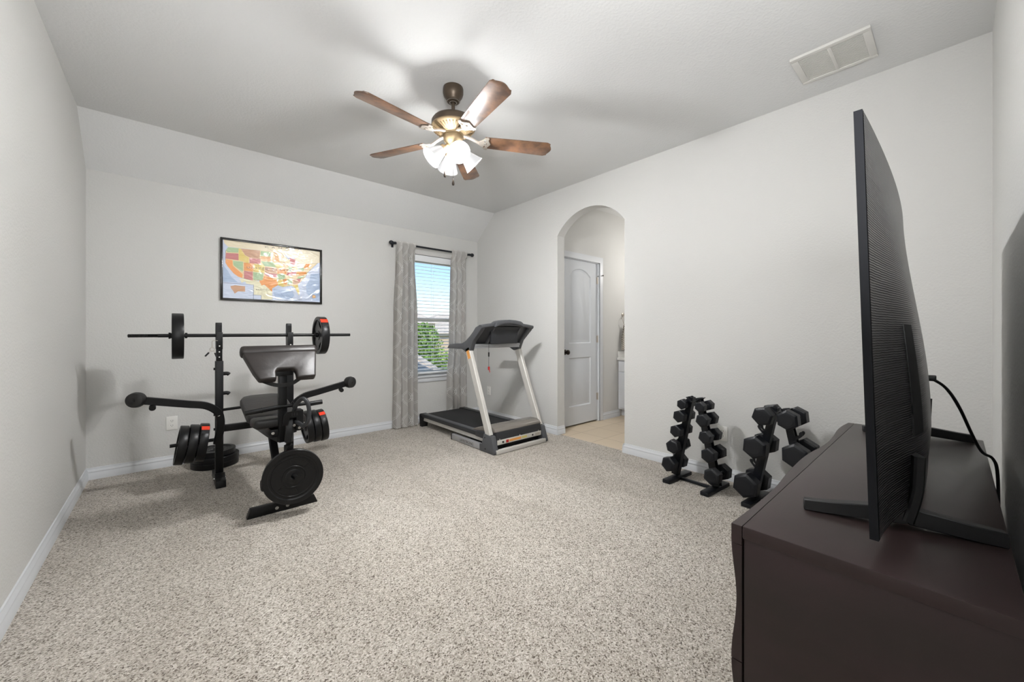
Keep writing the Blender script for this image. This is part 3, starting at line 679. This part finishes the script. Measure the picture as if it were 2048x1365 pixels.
obj('main_rail', B().rtube([(.527, PY-.01, .41), (.545, 3.25, .425), (AX, 2.9, .46)], .05, .05), m_black, wb)
obj('front_leg', B().rtube([(AX, 3.22, .42), (AX+.003, 2.9, .06)], .045, .045, up=(0, 1, 0)), m_black, wb)
ff = obj('front_foot', B().prism([(.355, 0), (.757, 0), (.735, .055), (.375, .055)], 'y', 2.857, 2.905, bev=.003), m_black, wb)
for x in (.515, .575): obj('bolt', B().cyl((x, 2.858, .03), (x, 2.85, .03), .0105, 12), m_chrome, ff)
obj('seat', B().box((-.148, -.11, -.032), (.148, .11, .032), .022, M.Translation((AX, 3.01, .553)) @ M.Rotation(-.1, 4, 'X'), seg=3), m_leather, wb)
t = [(-.135, 0), (.135, 0), (.148, .03), (.15, .36), (.125, .43), (.07, .455), (-.07, .455), (-.125, .43), (-.15, .36), (-.148, .03)]
obj('backrest', B().prism(t, 'z', -.026, .026, bev=.014, seg=3, Mx=M.Translation((AX-.01, 3.135, .552)) @ M.Rotation(.205, 4, 'X')), m_leather, wb)
obj('seat_bracket', B().box((AX-.06, 2.90, .47), (AX+.06, 3.1, .52), .004), m_black, wb)
for x in (AX-.05, AX+.045): obj('bolt', B().cyl((x, 2.9, .50), (x, 2.89, .50), .009, 12), m_chrome, wb)
cp = obj('curl_post', B().box((AX-.021, 2.86, .44), (AX+.025, 2.91, .90), .003).box((AX-.05, 2.845, .87), (AX+.055, 2.93, .905), .003), m_black, wb)
Mp = M.Translation((AX+.0, 2.80, .835)) @ M.Rotation(math.radians(50), 4, 'X')
po = [(-.142, .0), (-.05, .0), (-.05, .055), (-.038, .075), (.05, .075), (.062, .055), (.062, .0), (.172, .0), (.205, .19), (.21, .255), (-.215, .255), (-.208, .19), (-.168, .06)]
b = B().prism(po, 'z', 0, .05, bev=.012, seg=3, Mx=Mp).box((-.222, .195, -.012), (.217, .262, .058), .022, Mp, seg=3)
obj('curl_pad', b, m_pad, wb, ang=50)
obj('pad_strap', B().sweep(catmull([(AX-.12, 2.83, .85), (AX-.04, 2.84, .815), (AX+.04, 2.845, .815), (AX+.10, 2.84, .85)], 6), [(-.012, -.0015), (.012, -.0015), (.012, .0015), (-.012, .0015)], up=(0, 1, 0)), m_cord, wb)
def arm(s):
    xx = lambda x: (x if s < 0 else 1.054-x)
    pts = catmull([(xx(.272), 3.675, .31), (xx(.288), 3.655, .42), (xx(.288), 3.64, .50), (xx(.268), 3.625, .56), (xx(.20), 3.61, .614), (xx(.10), 3.605, .638), (xx(-.03), 3.6, .668), (xx(-.155), 3.595, .697)], 6)
    a = obj('butterfly_arm', B().rtube(pts, .05, .034, up=(0, 1, 0)), m_black, wb)
    obj('arm_pad', B().lathe([(0, -.035), (.03, -.035), (.047, -.026), (.052, 0), (.047, .026), (.03, .035), (.012, .035), (.012, .042), (0, .042)], 28, M.Translation((xx(-.165), 3.59, .70)) @ M.Rotation(s*.45, 4, 'Z') @ RX), m_leather, a)
    obj('arm_knob', B().cyl((xx(-.085), 3.59, .645), (xx(-.085), 3.56, .638), .018, 16).cyl((xx(-.085), 3.6, .66), (xx(-.085), 3.585, .64), .012, 12), m_black, a)
    obj('pivot_bolt', B().cyl((xx(.275), 3.645, .535), (xx(.275), 3.615, .535), .011, 14), m_chrome, a)
arm(-1); arm(1)
ld = obj('leg_developer', B().rtube(catmull([(AX+.03, 2.9, .60), (AX+.03, 2.84, .615), (AX+.024, 2.795, .57), (AX+.017, 2.775, .46), (AX+.014, 2.79, .33), (AX+.014, 2.825, .17)], 6), .042, .04), m_black, wb)
obj('pivot_plate', B().prism([(AX-.02, .565), (AX-.012, .63), (AX+.005, .648), (AX+.085, .65), (AX+.085, .61), (AX+.02, .608), (AX+.012, .565)], 'y', 2.768, 2.775).box((AX+.06, 2.775, .52), (AX+.10, 2.86, .65), .003), m_black, ld)
for i in range(3): obj('slot', B().prism([(AX+.034+i*.014+.0035*math.cos(q*pi/6), .629+.011*math.sin(q*pi/6)) for q in range(12)], 'y', 2.7665, 2.769), m_cord, ld)
for x, z in ((AX+.045, .56), (AX+.075, .54), (AX+.105, .56)): obj('bolt', B().cyl((x, 2.78, z), (x, 2.765, z), .009, 12), m_chrome, ld)
obj('plate_peg', B().cyl((AX+.025, 2.79, .257), (AX+.035, 2.655, .257), .013, 16), m_black, ld)
for x0, x1 in ((AX-.205, AX-.015), (AX+.14, AX+.235)):
    b = B().cyl((x0, 2.86, .655 if x0 < AX else .668), (x1, 2.86, .672 if x0 < AX else .674), .0155, 18)
    if x0 < AX: b.cyl((x0+.085, 2.86, .6625), (x0+.09, 2.86, .663), .0175, 18)
    obj('leg_bar', b, m_black, ld)
obj('bar_core', B().cyl((AX-.02, 2.86, .671), (AX+.15, 2.86, .674), .011, 14).cyl((AX+.05, 2.82, .66), (AX+.05, 2.82, .70), .005, 8), m_black, ld)
obj('lower_bar', B().cyl((AX-.12, 2.835, .2), (AX+.15, 2.835, .2), .0125, 14), m_black, ld)
for x in (AX-.125, AX+.045): obj('foot_roller', B().lathe([(0, 0), (.03, 0), (.038, .006), (.038, .094), (.03, .1), (0, .1)], 20, M.Translation((x, 2.835, .2)) @ RY), m_rubber, ld)
lp = catmull([(AX+.05, 2.80, .645), (AX+.055, 2.74, .70), (AX+.075, 2.69, .735), (AX+.095, 2.665, .715), (AX+.105, 2.66, .66), (AX+.10, 2.66, .60), (AX+.08, 2.685, .565), (AX+.07, 2.75, .57), (AX+.06, 2.80, .575)], 6)
obj('loop_handle', B().tube(lp, .0125, 14), m_dgrey, ld, label='smooth dark loop handle')

# ------------------------------------------------------------------ barbell, plates, clip
BX, BZ = .527, 1.1255
bar = thing('barbell', (BX, PY+.002, BZ-.013), 'long black barbell resting in the cradles of the weight bench uprights', 'barbell')
by = PY+.002
obj('shaft', B().cyl((-.06, by, BZ), (1.265, by, BZ), .0128, 18), m_black, bar)
b = B()
b.lathe([(0, 0)]+[(.0128 if k % 2 else .0105, .0025+k*.0035) for k in range(46)]+[(0, .165)], 16, M.Translation((-.215, by, BZ)) @ RY); obj('threaded_end', b, m_black, bar)
def collar(x):
    b = B(); p = []
    for k in range(12):
        a = k*pi/6; r = .026 if k % 2 else .018; p.append((r*math.cos(a), r*math.sin(a)))
    b.prism(p, 'z', -.006, .006, bev=.001, Mx=M.Translation((x, by, BZ)) @ RY).cyl((x, by, BZ), (x+.012, by, BZ), .019); obj('star_collar', b, m_black, bar)
collar(.002); collar(1.052); obj('inner_collar', B().cyl((.965, by, BZ), (.985, by, BZ), .02), m_black, bar); obj('inner_collar', B().cyl((.086, by, BZ), (.10, by, BZ), .02), m_black, bar)

def plate_mesh(R, T, grip):
    b = B(); h = T/2
    b.lathe([(R*.80, -h*.72), (R*.84, -h), (R*.985, -h), (R, -h*.86), (R, h*.86), (R*.985, h), (R*.84, h), (R*.80, h*.72), (R*.80, -h*.72)], 64)
    rw = R*.815
    outer = [(rw*math.cos(i*2*pi/60), rw*math.sin(i*2*pi/60)) for i in range(60)]; holes = [[(.0165*math.cos(i*2*pi/20), .0165*math.sin(i*2*pi/20)) for i in range(20)]]
    if grip:
        for k in range(3):
            a0 = k*2*pi/3+pi/2; hp = []
            for q in range(13): a = a0-.5+q/12; hp.append((R*.77*math.cos(a), R*.77*math.sin(a)))
            for q in range(7): a = a0+.36-.72*q/6; r = R*(.50+.05*abs(q-3)/3); hp.append((r*math.cos(a), r*math.sin(a)))
            holes.append(hp)
    b.prism(outer, 'z', -h*.62, h*.62, holes=holes)
    b.lathe([(.0165, -h*.8), (R*.24, -h*.8), (R*.27, -h*.62), (R*.27, h*.62), (R*.24, h*.8), (.0165, h*.8), (.0165, -h*.8)], 40)
    if not grip:
        for r in (.36, .70): b.lathe([(R*r, h*.62), (R*(r+.012), h*.74), (R*(r+.03), h*.74), (R*(r+.042), h*.62)], 56)
        for s in (1, -1):
            arc = lambda r, a, n=10: [(R*r*math.cos(s*pi/2+(-a+2*a*i/n)), R*r*math.sin(s*pi/2+(-a+2*a*i/n))) for i in range(n+1)]
            pth = [(*p, h*.65) for p in arc(.46, .5)]+[(*p, h*.65) for p in reversed(arc(.64, .55))]
            b.sweep(pth, [(-.0012, -.0015), (.0012, -.0015), (.0008, .0015), (-.0008, .0015)], closed=True)
    return b
def band_mesh(R, T, a0, a1, r1=.0014, tt=1.0):
    b = B(); h = T/2*tt; n = 8; t = bmesh.new(); rows = []
    for i in range(n+1):
        a = a0+(a1-a0)*i/n; rows.append([t.verts.new((r*math.cos(a), r*math.sin(a), z)) for r, z in ((R-.004, -h), (R+r1, -h+.003), (R+r1, h-.003), (R-.004, h))])
    for A, C in zip(rows, rows[1:]):
        for j in range(4): t.faces.new((A[j], A[(j+1) % 4], C[(j+1) % 4], C[j]))
    t.faces.new(rows[0]); t.faces.new(rows[-1]); bmesh.ops.recalc_face_normals(t, faces=t.faces); return b.add(t)
PROTO = {}
def plate(R, T, Mx, label, grip=True, band=None, group='weight plates'):
    k = (R, T, grip)
    if k not in PROTO:
        o = obj('weight_plate', plate_mesh(R, T, grip), m_plate, ang=35); PROTO[k] = o.data
    else:
        o = bpy.data.objects.new('weight_plate', PROTO[k]); COL.objects.link(o)
    o.matrix_world = Mx; tag(o, label, 'weight plate', group)
    if band is not None:
        for nm, a0, a1, m in (('colour_band', band, band+.27, m_orange), ('rim_block', band-.2, band-.02, m_rubber), ('rim_block', band+.29, band+.50, m_rubber)):
            c = obj(nm, band_mesh(R, T, a0, a1), m, None); c.parent = o
            if m is m_orange: c['label'] = 'orange red colour band'
    return o
PLX = lambda x, y, z, tilt=0, spin=0: M.Translation((x, y, z)) @ M.Rotation(tilt, 4, 'Y') @ RY @ M.Rotation(spin, 4, 'Z')
# local x of RY maps to -z, local y to y: angle pi is up, pi+pi/2 faces the camera side (-y)
plate(.166, .066, PLX(.046, by, BZ-.004), 'thick black weight plate loaded on the left end of the barbell', True, None, 'plates on the barbell')
plate(.166, .062, PLX(1.012, by, BZ-.004), 'black weight plate with an orange band loaded on the right end of the barbell', True, pi+.55, 'plates on the barbell')
zc = .326
plate(.139, .05, PLX(.066, PY, zc, .165), 'outermost black weight plate on the left storage peg of the bench', True, None, 'plates on the left storage peg')
plate(.139, .0505, PLX(.124, PY, zc, .165, .9), 'middle black weight plate on the left storage peg of the bench', True, None, 'plates on the left storage peg')
plate(.139, .051, PLX(.185, PY, zc, .15), 'innermost black weight plate with an orange band on the left storage peg of the bench', True, pi+.42, 'plates on the left storage peg')
plate(.139, .05, PLX(.90, PY, zc, -.13), 'innermost black weight plate on the right storage peg of the bench', True, None, 'plates on the right storage peg')
plate(.139, .0505, PLX(.958, PY, zc, -.13, .7), 'middle black weight plate on the right storage peg of the bench', True, None, 'plates on the right storage peg')
plate(.139, .051, PLX(1.016, PY, zc, -.13), 'outermost black weight plate with an orange band on the right storage peg of the bench', True, pi+.45, 'plates on the right storage peg')
plate(.168, .034, M.Translation((AX+.031, 2.722, .253)) @ M.Rotation(-.10, 4, 'Z') @ RX @ M.Rotation(-.35, 4, 'Z'), 'large flat black weight plate facing the room on the front peg of the bench', False, None, 'plates on the front peg')
for k, (r, tt, x, y) in enumerate(((.168, .046, .30, 4.245), (.163, .046, .307, 4.24), (.146, .044, .30, 4.25))):
    z = .0235+k*.0465
    plate(r, tt, M.Translation((x, y, z)) @ M.Rotation(k*.7, 4, 'Z'), ('lowest', 'middle', 'topmost')[k]+' black weight plate of the flat stack on the carpet behind the bench', False, None, 'plates stacked on the carpet')
b = B(); cyc, cx = PY-.03, .243
sc = tag(obj('spring_clip', b.tube(catmull([(PX[0]-.012, PY-.042, 1.085), (cx+.02, PY-.042, 1.087), (cx, PY-.042, 1.083), (cx-.001, PY-.042, 1.06), (cx, PY-.042, 1.03)], 4), .0022, 8).tube([(cx+.014*math.cos(q*pi/10), PY-.042+.003*math.sin(q*pi/5), 1.022+.014*math.sin(q*pi/10)) for q in range(20)], .0022, 8, closed=True).cyl((cx-.009, PY-.042, 1.012), (cx-.022, PY-.042, .996), .0018, 8).cyl((cx+.008, PY-.042, 1.011), (cx+.016, PY-.042, .992), .0018, 8), m_pewter, at=(cx, PY-.042, 1.0)), 'small steel spring clip hanging from the left bar upright', 'clip')
obj('grip_sleeve', B().cyl((cx-.02, PY-.042, .998), (cx-.043, PY-.042, .97), .0058, 10), m_cord, sc); obj('grip_sleeve', B().cyl((cx+.015, PY-.042, .994), (cx+.026, PY-.042, .964), .0058, 10), m_cord, sc)

# ------------------------------------------------------------------ treadmill
tm = thing('treadmill', (2.62, 3.6, 0), 'black and silver folding treadmill standing by the window', 'treadmill')
obj('running_belt', B().box((2.375, 2.98, .135), (2.875, 4.29, .150), .004), m_belt, tm)
obj('deck_frame', B().box((2.31, 2.93, .075), (2.33, 4.28, .116), .004).box((2.92, 2.93, .075), (2.94, 4.28, .116), .004).box((2.33, 3.0, .085), (2.92, 4.27, .13), .002), m_silver, tm)
for x0, x1 in ((2.298, 2.375), (2.875, 2.952)):
    s = obj('side_rail', B().prism([(2.98, .118), (4.305, .118), (4.318, .13), (4.318, .152), (4.305, .158), (3.02, .160), (2.98, .19)], 'x', x0, x1, bev=.005), m_dgrey, tm)
    obj('foot_strip', B().box((x0+.012, 3.1, .1585), (x1-.012, 4.24, .1615), .001), m_grey, s)
    obj('rear_foot', B().prism([(4.23, .12), (4.325, .15), (4.33, .12), (4.315, .0), (4.265, .0)], 'x', x0, x1, bev=.004), m_blackp, s)
hc = [(2.862, .118), (2.870, .196), (2.90, .215), (3.24, .155), (3.24, .10), (2.95, .10)]
hood = obj('motor_hood', B().prism(hc, 'x', 2.325, 2.925, bev=.006).prism([(2.90, .11), (2.90, .185), (3.15, .17), (3.15, .118)], 'x', 2.285, 2.33, bev=.006), m_dgrey, tm)
obj('hood_cover', B().prism([(2.868, .197), (2.885, .224), (2.93, .241), (3.02, .238), (3.14, .205), (3.26, .162), (3.26, .150), (2.9, .185)], 'x', 2.32, 2.93, bev=.007, seg=3), m_hood, hood, label='glossy grey top cover of the motor')
for x in (2.36, 2.62, 2.88): obj('screw', B().cyl((x, 2.87, .128), (x, 2.858, .128), .006, 10), m_chrome, hood)
fr = obj('front_plate', B().box((2.33, 2.852, .078), (2.915, 2.862, .122), .002), m_silver, tm)
obj('warning_label', B().box((2.475, 2.8505, .09), (2.63, 2.853, .112)), m_sticker, fr, label='orange warning label')
obj('yellow_label', B().box((2.64, 2.8505, .092), (2.71, 2.853, .112)), mat('yellow_label', (206, 192, 112), .5), fr)
obj('serial_label', B().box((2.83, 2.8505, .088), (2.89, 2.853, .112)), mat('serial_label', (168, 160, 150), .5), fr)
obj('power_inlet', B().box((2.435, 2.846, .086), (2.465, 2.853, .114), .002), m_red, fr); obj('power_switch', B().cyl((2.395, 2.853, .1), (2.395, 2.846, .1), .010, 12).cyl((2.79, 2.853, .1), (2.79, 2.847, .1), .008, 12), m_cord, fr)
obj('under_tray', B().box((2.33, 2.9, .03), (2.92, 3.3, .078), .004), m_cord, tm)
obj('front_crossbar', B().box((2.29, 2.815, .003), (2.95, 2.85, .042), .004), m_silver, tm)
for s, xo in ((-1, 2.268), (1, 2.955)):
    x0, x1 = xo, xo+.032
    bs = obj('base_bar', B().box((x0, 3.045, .004), (x1, 3.555, .066), .005), m_silver2, tm)
    obj('end_cap', B().box((x0-.001, 3.553, .0), (x1+.001, 3.57, .066), .004), m_cord, bs)
    if s < 0: obj('printed_logo', B().text('LIVESTRONG', .036, M.Translation((x0-.0005, 3.395, .022)) @ M.Rotation(-pi/2, 4, 'Z') @ RX, .0006, 0, .235), m_ink, bs)
    a0, a1 = (x0-.004, x1+.022) if s < 0 else (x0-.022, x1+.004)
    bt = obj('upright_boot', B().prism([(3.055, 0), (2.83, 0), (2.822, .02), (2.872, .165), (2.985, .178), (3.02, .07), (3.055, .07)], 'x', a0, a1, bev=.006), m_grey, tm)
    for y, z in ((2.965, .142), (2.96, .035)): obj('screw', B().cyl((a0+.002, y, z), (a0-.003, y, z), .007, 10), m_cord, bt)
    xc = (a0+a1)/2
    up = obj('upright_tube', B().rtube([(xc, 2.93, .16), (xc, 3.275, .985)], .042, .076, .006, up=(0, 1, 0)), m_silver, tm)
    if s < 0: obj('warning_sticker', B().rtube([(xc, 3.232, .882), (xc, 3.265, .962)], .0428, .05, .004, up=(0, 1, 0)), m_sticker, up, label='orange warning sticker')
arm_p = [(3.66, .974), (3.607, 1.024), (3.378, 1.034), (3.31, 1.058), (3.226, 1.114), (3.17, 1.16), (3.132, 1.199), (3.075, 1.218), (3.035, 1.195), (3.05, 1.17), (3.175, 1.06), (3.225, .96), (3.30, .945), (3.37, .975)]
cs = obj('console', B().prism([(3.055, 1.205), (3.095, 1.215), (3.255, 1.04), (3.225, 1.02)], 'x', 2.30, 2.945, bev=.004), m_dgrey, tm)
for x0 in (2.272, 2.922): obj('console_arm', B().prism(arm_p, 'x', x0, x0+.052, bev=.008), m_grey, cs)
rim = [(2.272+i*.702/24, 3.05, 1.203+.03*(1-((i/12-1)**2))) for i in range(25)]
obj('console_rim', B().rtube(rim, .05, .034, .008), m_grey, cs)
hd = [(2.43, 1.20), (2.445, 1.245), (2.475, 1.262), (2.54, 1.273), (2.62, 1.277), (2.70, 1.273), (2.775, 1.262), (2.805, 1.245), (2.82, 1.20), (2.76, 1.222), (2.69, 1.234), (2.62, 1.238), (2.55, 1.234), (2.49, 1.222)]
obj('display_hood', B().prism(hd, 'y', 3.005, 3.10, bev=.005), m_grey, cs)
obj('display_panel', B().box((2.44, 3.085, 1.03), (2.80, 3.115, 1.225), .01), m_dgrey, cs)
for x in (2.452, 2.805): obj('side_fin', B().prism([(3.06, 1.19), (3.10, 1.20), (3.23, 1.03), (3.18, 1.03)], 'x', x, x+.018), m_grey, cs)
obj('panel_screw', B().cyl((2.60, 3.087, 1.205), (2.60, 3.08, 1.205), .007, 10), m_chrome, cs)
obj('console_crossbar', B().box((2.315, 3.19, 1.004), (2.925, 3.225, 1.03), .004).box((2.315, 3.20, .985), (2.925, 3.225, 1.004), .002), m_silver2, cs)
sk = obj('safety_cord', B().cyl((2.44, 3.13, 1.03), (2.44, 3.13, .80), .0014, 6), m_cord, tm)
obj('safety_key', B().box((2.433, 3.125, .90), (2.447, 3.135, .945), .003), m_cord, sk); obj('clip', B().box((2.43, 3.125, .765), (2.452, 3.135, .80), .004).cyl((2.445, 3.13, .77), (2.455, 3.13, .74), .004), m_red, sk, label='red safety clip')

# ------------------------------------------------------------------ dumbbell racks
TIER = (.606, .512, .396, .272, .13)
inner = lambda z: .010+.125*(.655-z)/.625
def rack(loc, label):
    r = thing('dumbbell_rack', (0, 0, 0), label, 'dumbbell rack', 'dumbbell racks')
    for s in (1, -1):
        dv = V((.125, -.625)).normalized(); nv = V((.625, .125)).normalized(); P0 = V((inner(.655), .655)); tl = math.hypot(.125, .625)
        pt = lambda q, w: P0+dv*q+nv*w
        b = B()
        strip = [(s*p.x, p.y) for p in (pt(0, 0), pt(0, .036), pt(tl*.5, .05), pt(tl, .05), pt(tl, 0))]
        hook = [(-.042, .020), (-.035, .027), (-.027, .025), (-.022, .014)]+[(.0185*math.cos(math.radians(a)), .0185*math.sin(math.radians(a))) for a in range(165, 376, 15)]+[(.022, .011), (.028, .016), (.036, .013), (.039, .004), (.034, -.008), (.026, -.018), (.012, -.034), (-.01, -.047), (-.03, -.055), (-.045, -.03)]
        for x in (-.022, .018):
            b.prism(strip, 'x', x, x+.004)
            for z in TIER: b.prism([(s*(inner(z)+.05+p), z+q) for p, q in hook], 'x', x, x+.004)
        q0, q1 = pt(0, .004), pt(tl, .004)
        b.sweep([(0, s*q0.x, q0.y), (0, s*q1.x, q1.y)], [(-.022, -.004), (.022, -.004), (.022, .004), (-.022, .004)], up=(0, s, 0))
        obj('leg', b, m_bluish, r)
        obj('foot', B().box((-.165, s*.145-.03, 0), (.165, s*.145+.03, .03), .006), m_bluish, r)
        obj('top_wing', B().box((-.05, -.002, 0), (.05, .002, .05), 0, M.Translation((0, s*.012, .625)) @ M.Rotation(-s*.85, 4, 'X')), m_bluish, r)
    obj('tie_bar', B().box((-.012, -.12, .004), (.012, .12, .022), .002), m_bluish, r)
    r.location = loc[0]; r.rotation_euler = (0, 0, loc[1]); return r
R1 = (V((2.985, 1.292, 0)), -.07); R2 = (V((2.985, .748, 0)), -.07)
rack(R1, 'full five tier black dumbbell rack on the carpet next to the arched doorway')
rack(R2, 'dumbbell rack with empty cradles, partly hidden behind the dark console')
def dumbbell(R, L):
    d = thing('hex_dumbbell', (0, 0, 0), '', 'dumbbell', 'hex dumbbells'); c = R*.13; hw = L*.30
    for s in (-1, 1):
        t = bmesh.new(); rows = []
        for x, r in ((s*L/2, R*.80), (s*(L/2-c), R), (s*(L/2-hw+c*.6), R), (s*(L/2-hw), R*.84)):
            rows.append([t.verts.new((x, r*math.cos(q*pi/3), r*math.sin(q*pi/3))) for q in range(6)])
        for A, C in zip(rows, rows[1:]):
            for j in range(6): t.faces.new((A[j], A[(j+1) % 6], C[(j+1) % 6], C[j]))
        t.faces.new(rows[0]); t.faces.new(rows[-1]); bmesh.ops.recalc_face_normals(t, faces=t.faces); b = B(); b.bevel(t, R*.02, 1); b.add(t)
        b.lathe([(R*.5, 0), (R*.52, .002), (0, .002)], 24, M.Translation((s*(L/2-.0005), 0, 0)) @ M.Rotation(s*pi/2, 4, 'Y'))
        obj('head', b, m_bluish, d, ang=25)
    hl = L/2-hw
    obj('handle', B().lathe([(0, -hl), (.015, -hl), (.0145, -hl*.7), (.0125, -hl*.5), (.0145, 0), (.0125, hl*.5), (.0145, hl*.7), (.015, hl), (0, hl)], 18, RY), m_chrome, d, label='chrome handle')
    return d
rnd = random.Random(5); DP = {}
def put(Rk, tier, s, R, L, label, flip=.0):
    z = TIER[tier]; y = s*(inner(z)+.05); loc = Rk[0]+V((math.sin(-Rk[1])*0+(-math.sin(Rk[1])*y), math.cos(Rk[1])*y, z-.0035)); k = (R, L)
    rot = (rnd.uniform(-.25, .25)+pi/6+flip, 0, Rk[1])
    if k not in DP: d = DP[k] = dumbbell(R, L); d.location = loc; d.rotation_euler = rot; d['label'] = label
    else: copy_tree(DP[k], loc, rot, label)
nm = ('top', 'second', 'third', 'fourth', 'bottom'); sd = {1: 'on the window side', -1: 'on the console side'}
for i, (R, L) in enumerate(((.040, .165), (.049, .18), (.0485, .19), (.054, .20), (.060, .215))):
    for s in (1, -1): put(R1, i, s, R, L, f'black hex dumbbell on the {nm[i]} tier of the full rack, {sd[s]}')
for i, R, L in ((0, .064, .225), (2, .077, .25), (4, .083, .265)):
    for s in (1, -1):
        if i == 4 and s < 0: continue
        put(R2, i, s, R, L, f'large hex dumbbell on the {"top" if i == 0 else "middle" if i == 2 else "bottom"} cradle of the half empty rack, {sd[s]}', .1)

# ------------------------------------------------------------------ bathroom
vn = thing('vanity_cabinet', (4.95, 2.5, -.006), 'white bathroom vanity cabinet seen through the arched doorway', 'cabinet')
obj('body', B().box((4.64, 1.9, .095), (5.2, 3.055, .765)).box((4.72, 1.9, -.006), (5.2, 3.055, .095)), m_cab, vn)
for y0 in (1.93, 2.5):
    y1 = y0+.535
    obj('drawer_front', B().box((4.622, y0, .61), (4.64, y1, .745), .004), m_cab, vn)
    d = obj('door', B().box((4.622, y0, .115), (4.64, y1, .585), .004).box((4.619, y0+.055, .17), (4.624, y1-.055, .53), .004), m_cab, vn)
ct = tag(obj('vanity_countertop', B().box((4.605, 1.88, .765), (5.2, 3.057, .805), .008).box((4.62, 3.032, .80), (5.2, 3.057, .885), .005), m_counter, at=(4.9, 2.5, .765)), 'white vanity countertop with a raised side splash beneath the hand towel', 'countertop')
tr = thing('towel_ring', (4.745, 3.06, 1.393), 'dark metal towel ring on the bathroom wall above the vanity', 'towel ring')
obj('wall_mount', B().lathe([(0, 0), (.027, 0), (.027, .008), (.016, .014), (.012, .04), (.018, .05), (.012, .06), (0, .062)], 20, M.Translation((4.745, 3.06, 1.393)) @ RX), m_pewter, tr)
obj('ring', B().tube([(4.745+.075*math.sin(q*pi/16), 3.005, 1.322-.075*math.cos(q*pi/16)+.0) for q in range(32)], .0045, 8, closed=True), m_pewter, tr)
def tw(u, v):
    k = v*2-1; z = 1.235-abs(k)*.335 if abs(k) > .08 else 1.2565-.0*k
    f = min(1, (1.26-z)/.2); x = 4.745+(u-.5)*(.085+.09*f); y = 3.005+(-.011 if k < 0 else .011)*min(1, abs(k)/.08)+.006*math.sin(u*13+v*2)*f
    return V((x, y, z))
tag(obj('hand_towel', B().grid(tw, 24, 50), m_towel, ang=180, at=(4.745, 3.0, 1.23)), 'brown and white checked hand towel hanging from the towel ring', 'towel').modifiers.new('thick', 'SOLIDIFY').thickness = .004

# ------------------------------------------------------------------ outside
struct('ground_outside', B().box((-30, 4.9, -3.2), (60, 70, -3.0)), m_lawn, ang=0)
hr = thing('lower_roof', (3.9, 6.2, -1), 'grey shingled lower roof slope just outside the window', 'roof')
t = bmesh.new(); top = [(2.6, 7, 1.406), (5.4, 7, -.386), (5.4, 5.3, -1.474), (2.6, 5.3, .318)]
va = [t.verts.new(p) for p in top]; vb = [t.verts.new((x, y, z-.12)) for x, y, z in top]
t.faces.new(va); t.faces.new(vb[::-1])
for i in range(4): t.faces.new((va[i], va[(i+1) % 4], vb[(i+1) % 4], vb[i]))
bmesh.ops.recalc_face_normals(t, faces=t.faces); obj('shingles', B().add(t), m_shingle, hr, ang=0)
obj('gable_wall', B().prism([(2.7, -3), (5.3, -3), (5.3, -.5), (2.7, 1.16)], 'y', 6.7, 6.95), m_brick, hr, ang=0)
def house(x0, x1, xr0, xr1, y0, y1, ze, zr, label):
    h = thing('house', ((x0+x1)/2, (y0+y1)/2, -3), label, 'house', 'houses across the street')
    obj('wall', B().box((x0+.4, y0+.4, -3), (x1-.4, y1-.4, ze)), m_brick, h, ang=0)
    t = bmesh.new(); ym = (y0+y1)/2
    v = [t.verts.new(p) for p in ((x0, y0, ze), (x1, y0, ze), (x1, y1, ze), (x0, y1, ze), (xr0, ym, zr), (xr1, ym, zr))]
    for f in ((0, 1, 5, 4), (1, 2, 5), (2, 3, 4, 5), (3, 0, 4), (3, 2, 1, 0)): t.faces.new([v[i] for i in f])
    bmesh.ops.recalc_face_normals(t, faces=t.faces); obj('roof', B().add(t), m_shingle, h, ang=0)
house(4, 14.0, 8, 12.1, 23, 29, 1.72, 3.1, 'grey roofed house across the way, peeking over the left of the tree')
house(15.5, 36, 20, 30, 29.6, 38, 1.0, 2.9, 'grey roofed house across the way, to the right of the tree')
tr = thing('tree', (5.75, 11, -3), 'bushy green tree growing outside the window', 'tree')
obj('trunk', B().tube(catmull([(5.75, 11, -3), (5.8, 11, -1.5), (5.72, 11.05, -.3), (5.75, 11, .6)], 5), lambda q: .11*(1-.6*q), 10).tube([(5.75, 11, -.4), (6.2, 10.8, .5)], .04, 8).tube([(5.75, 11, -.3), (5.3, 11.2, .6)], .04, 8), m_bark, tr)
b = B(); t = bmesh.new(); rr = random.Random(11)
cl = [(5.75, 11, .55, .85), (6.25, 10.9, .1, .62), (5.3, 11.1, .2, .75), (5.9, 10.8, -.4, .8), (6.45, 11, -.75, .55), (5.4, 10.8, -.7, .7), (6.0, 11, 1.0, .45)]
for cxx, cyy, czz, r in cl:
    for _ in range(int(2600*r)):
        d = V((rr.gauss(0, 1), rr.gauss(0, 1), rr.gauss(0, 1))).normalized()*r*rr.uniform(.55, 1.03); p = V((cxx, cyy, czz))+d
        a, c = V((rr.gauss(0, 1), rr.gauss(0, 1), rr.gauss(0, 1))).normalized(), V((rr.gauss(0, 1), rr.gauss(0, 1), rr.gauss(0, 1))).normalized(); n = a.cross(c).normalized(); s = rr.uniform(.022, .045)
        t.faces.new([t.verts.new(p+a*s*1.5), t.verts.new(p+n*s*.7), t.verts.new(p-a*s*1.5), t.verts.new(p-n*s*.7)])
b.add(t); fo = obj('foliage', b, m_leaf, tr, ang=0); fo['kind'] = 'stuff'
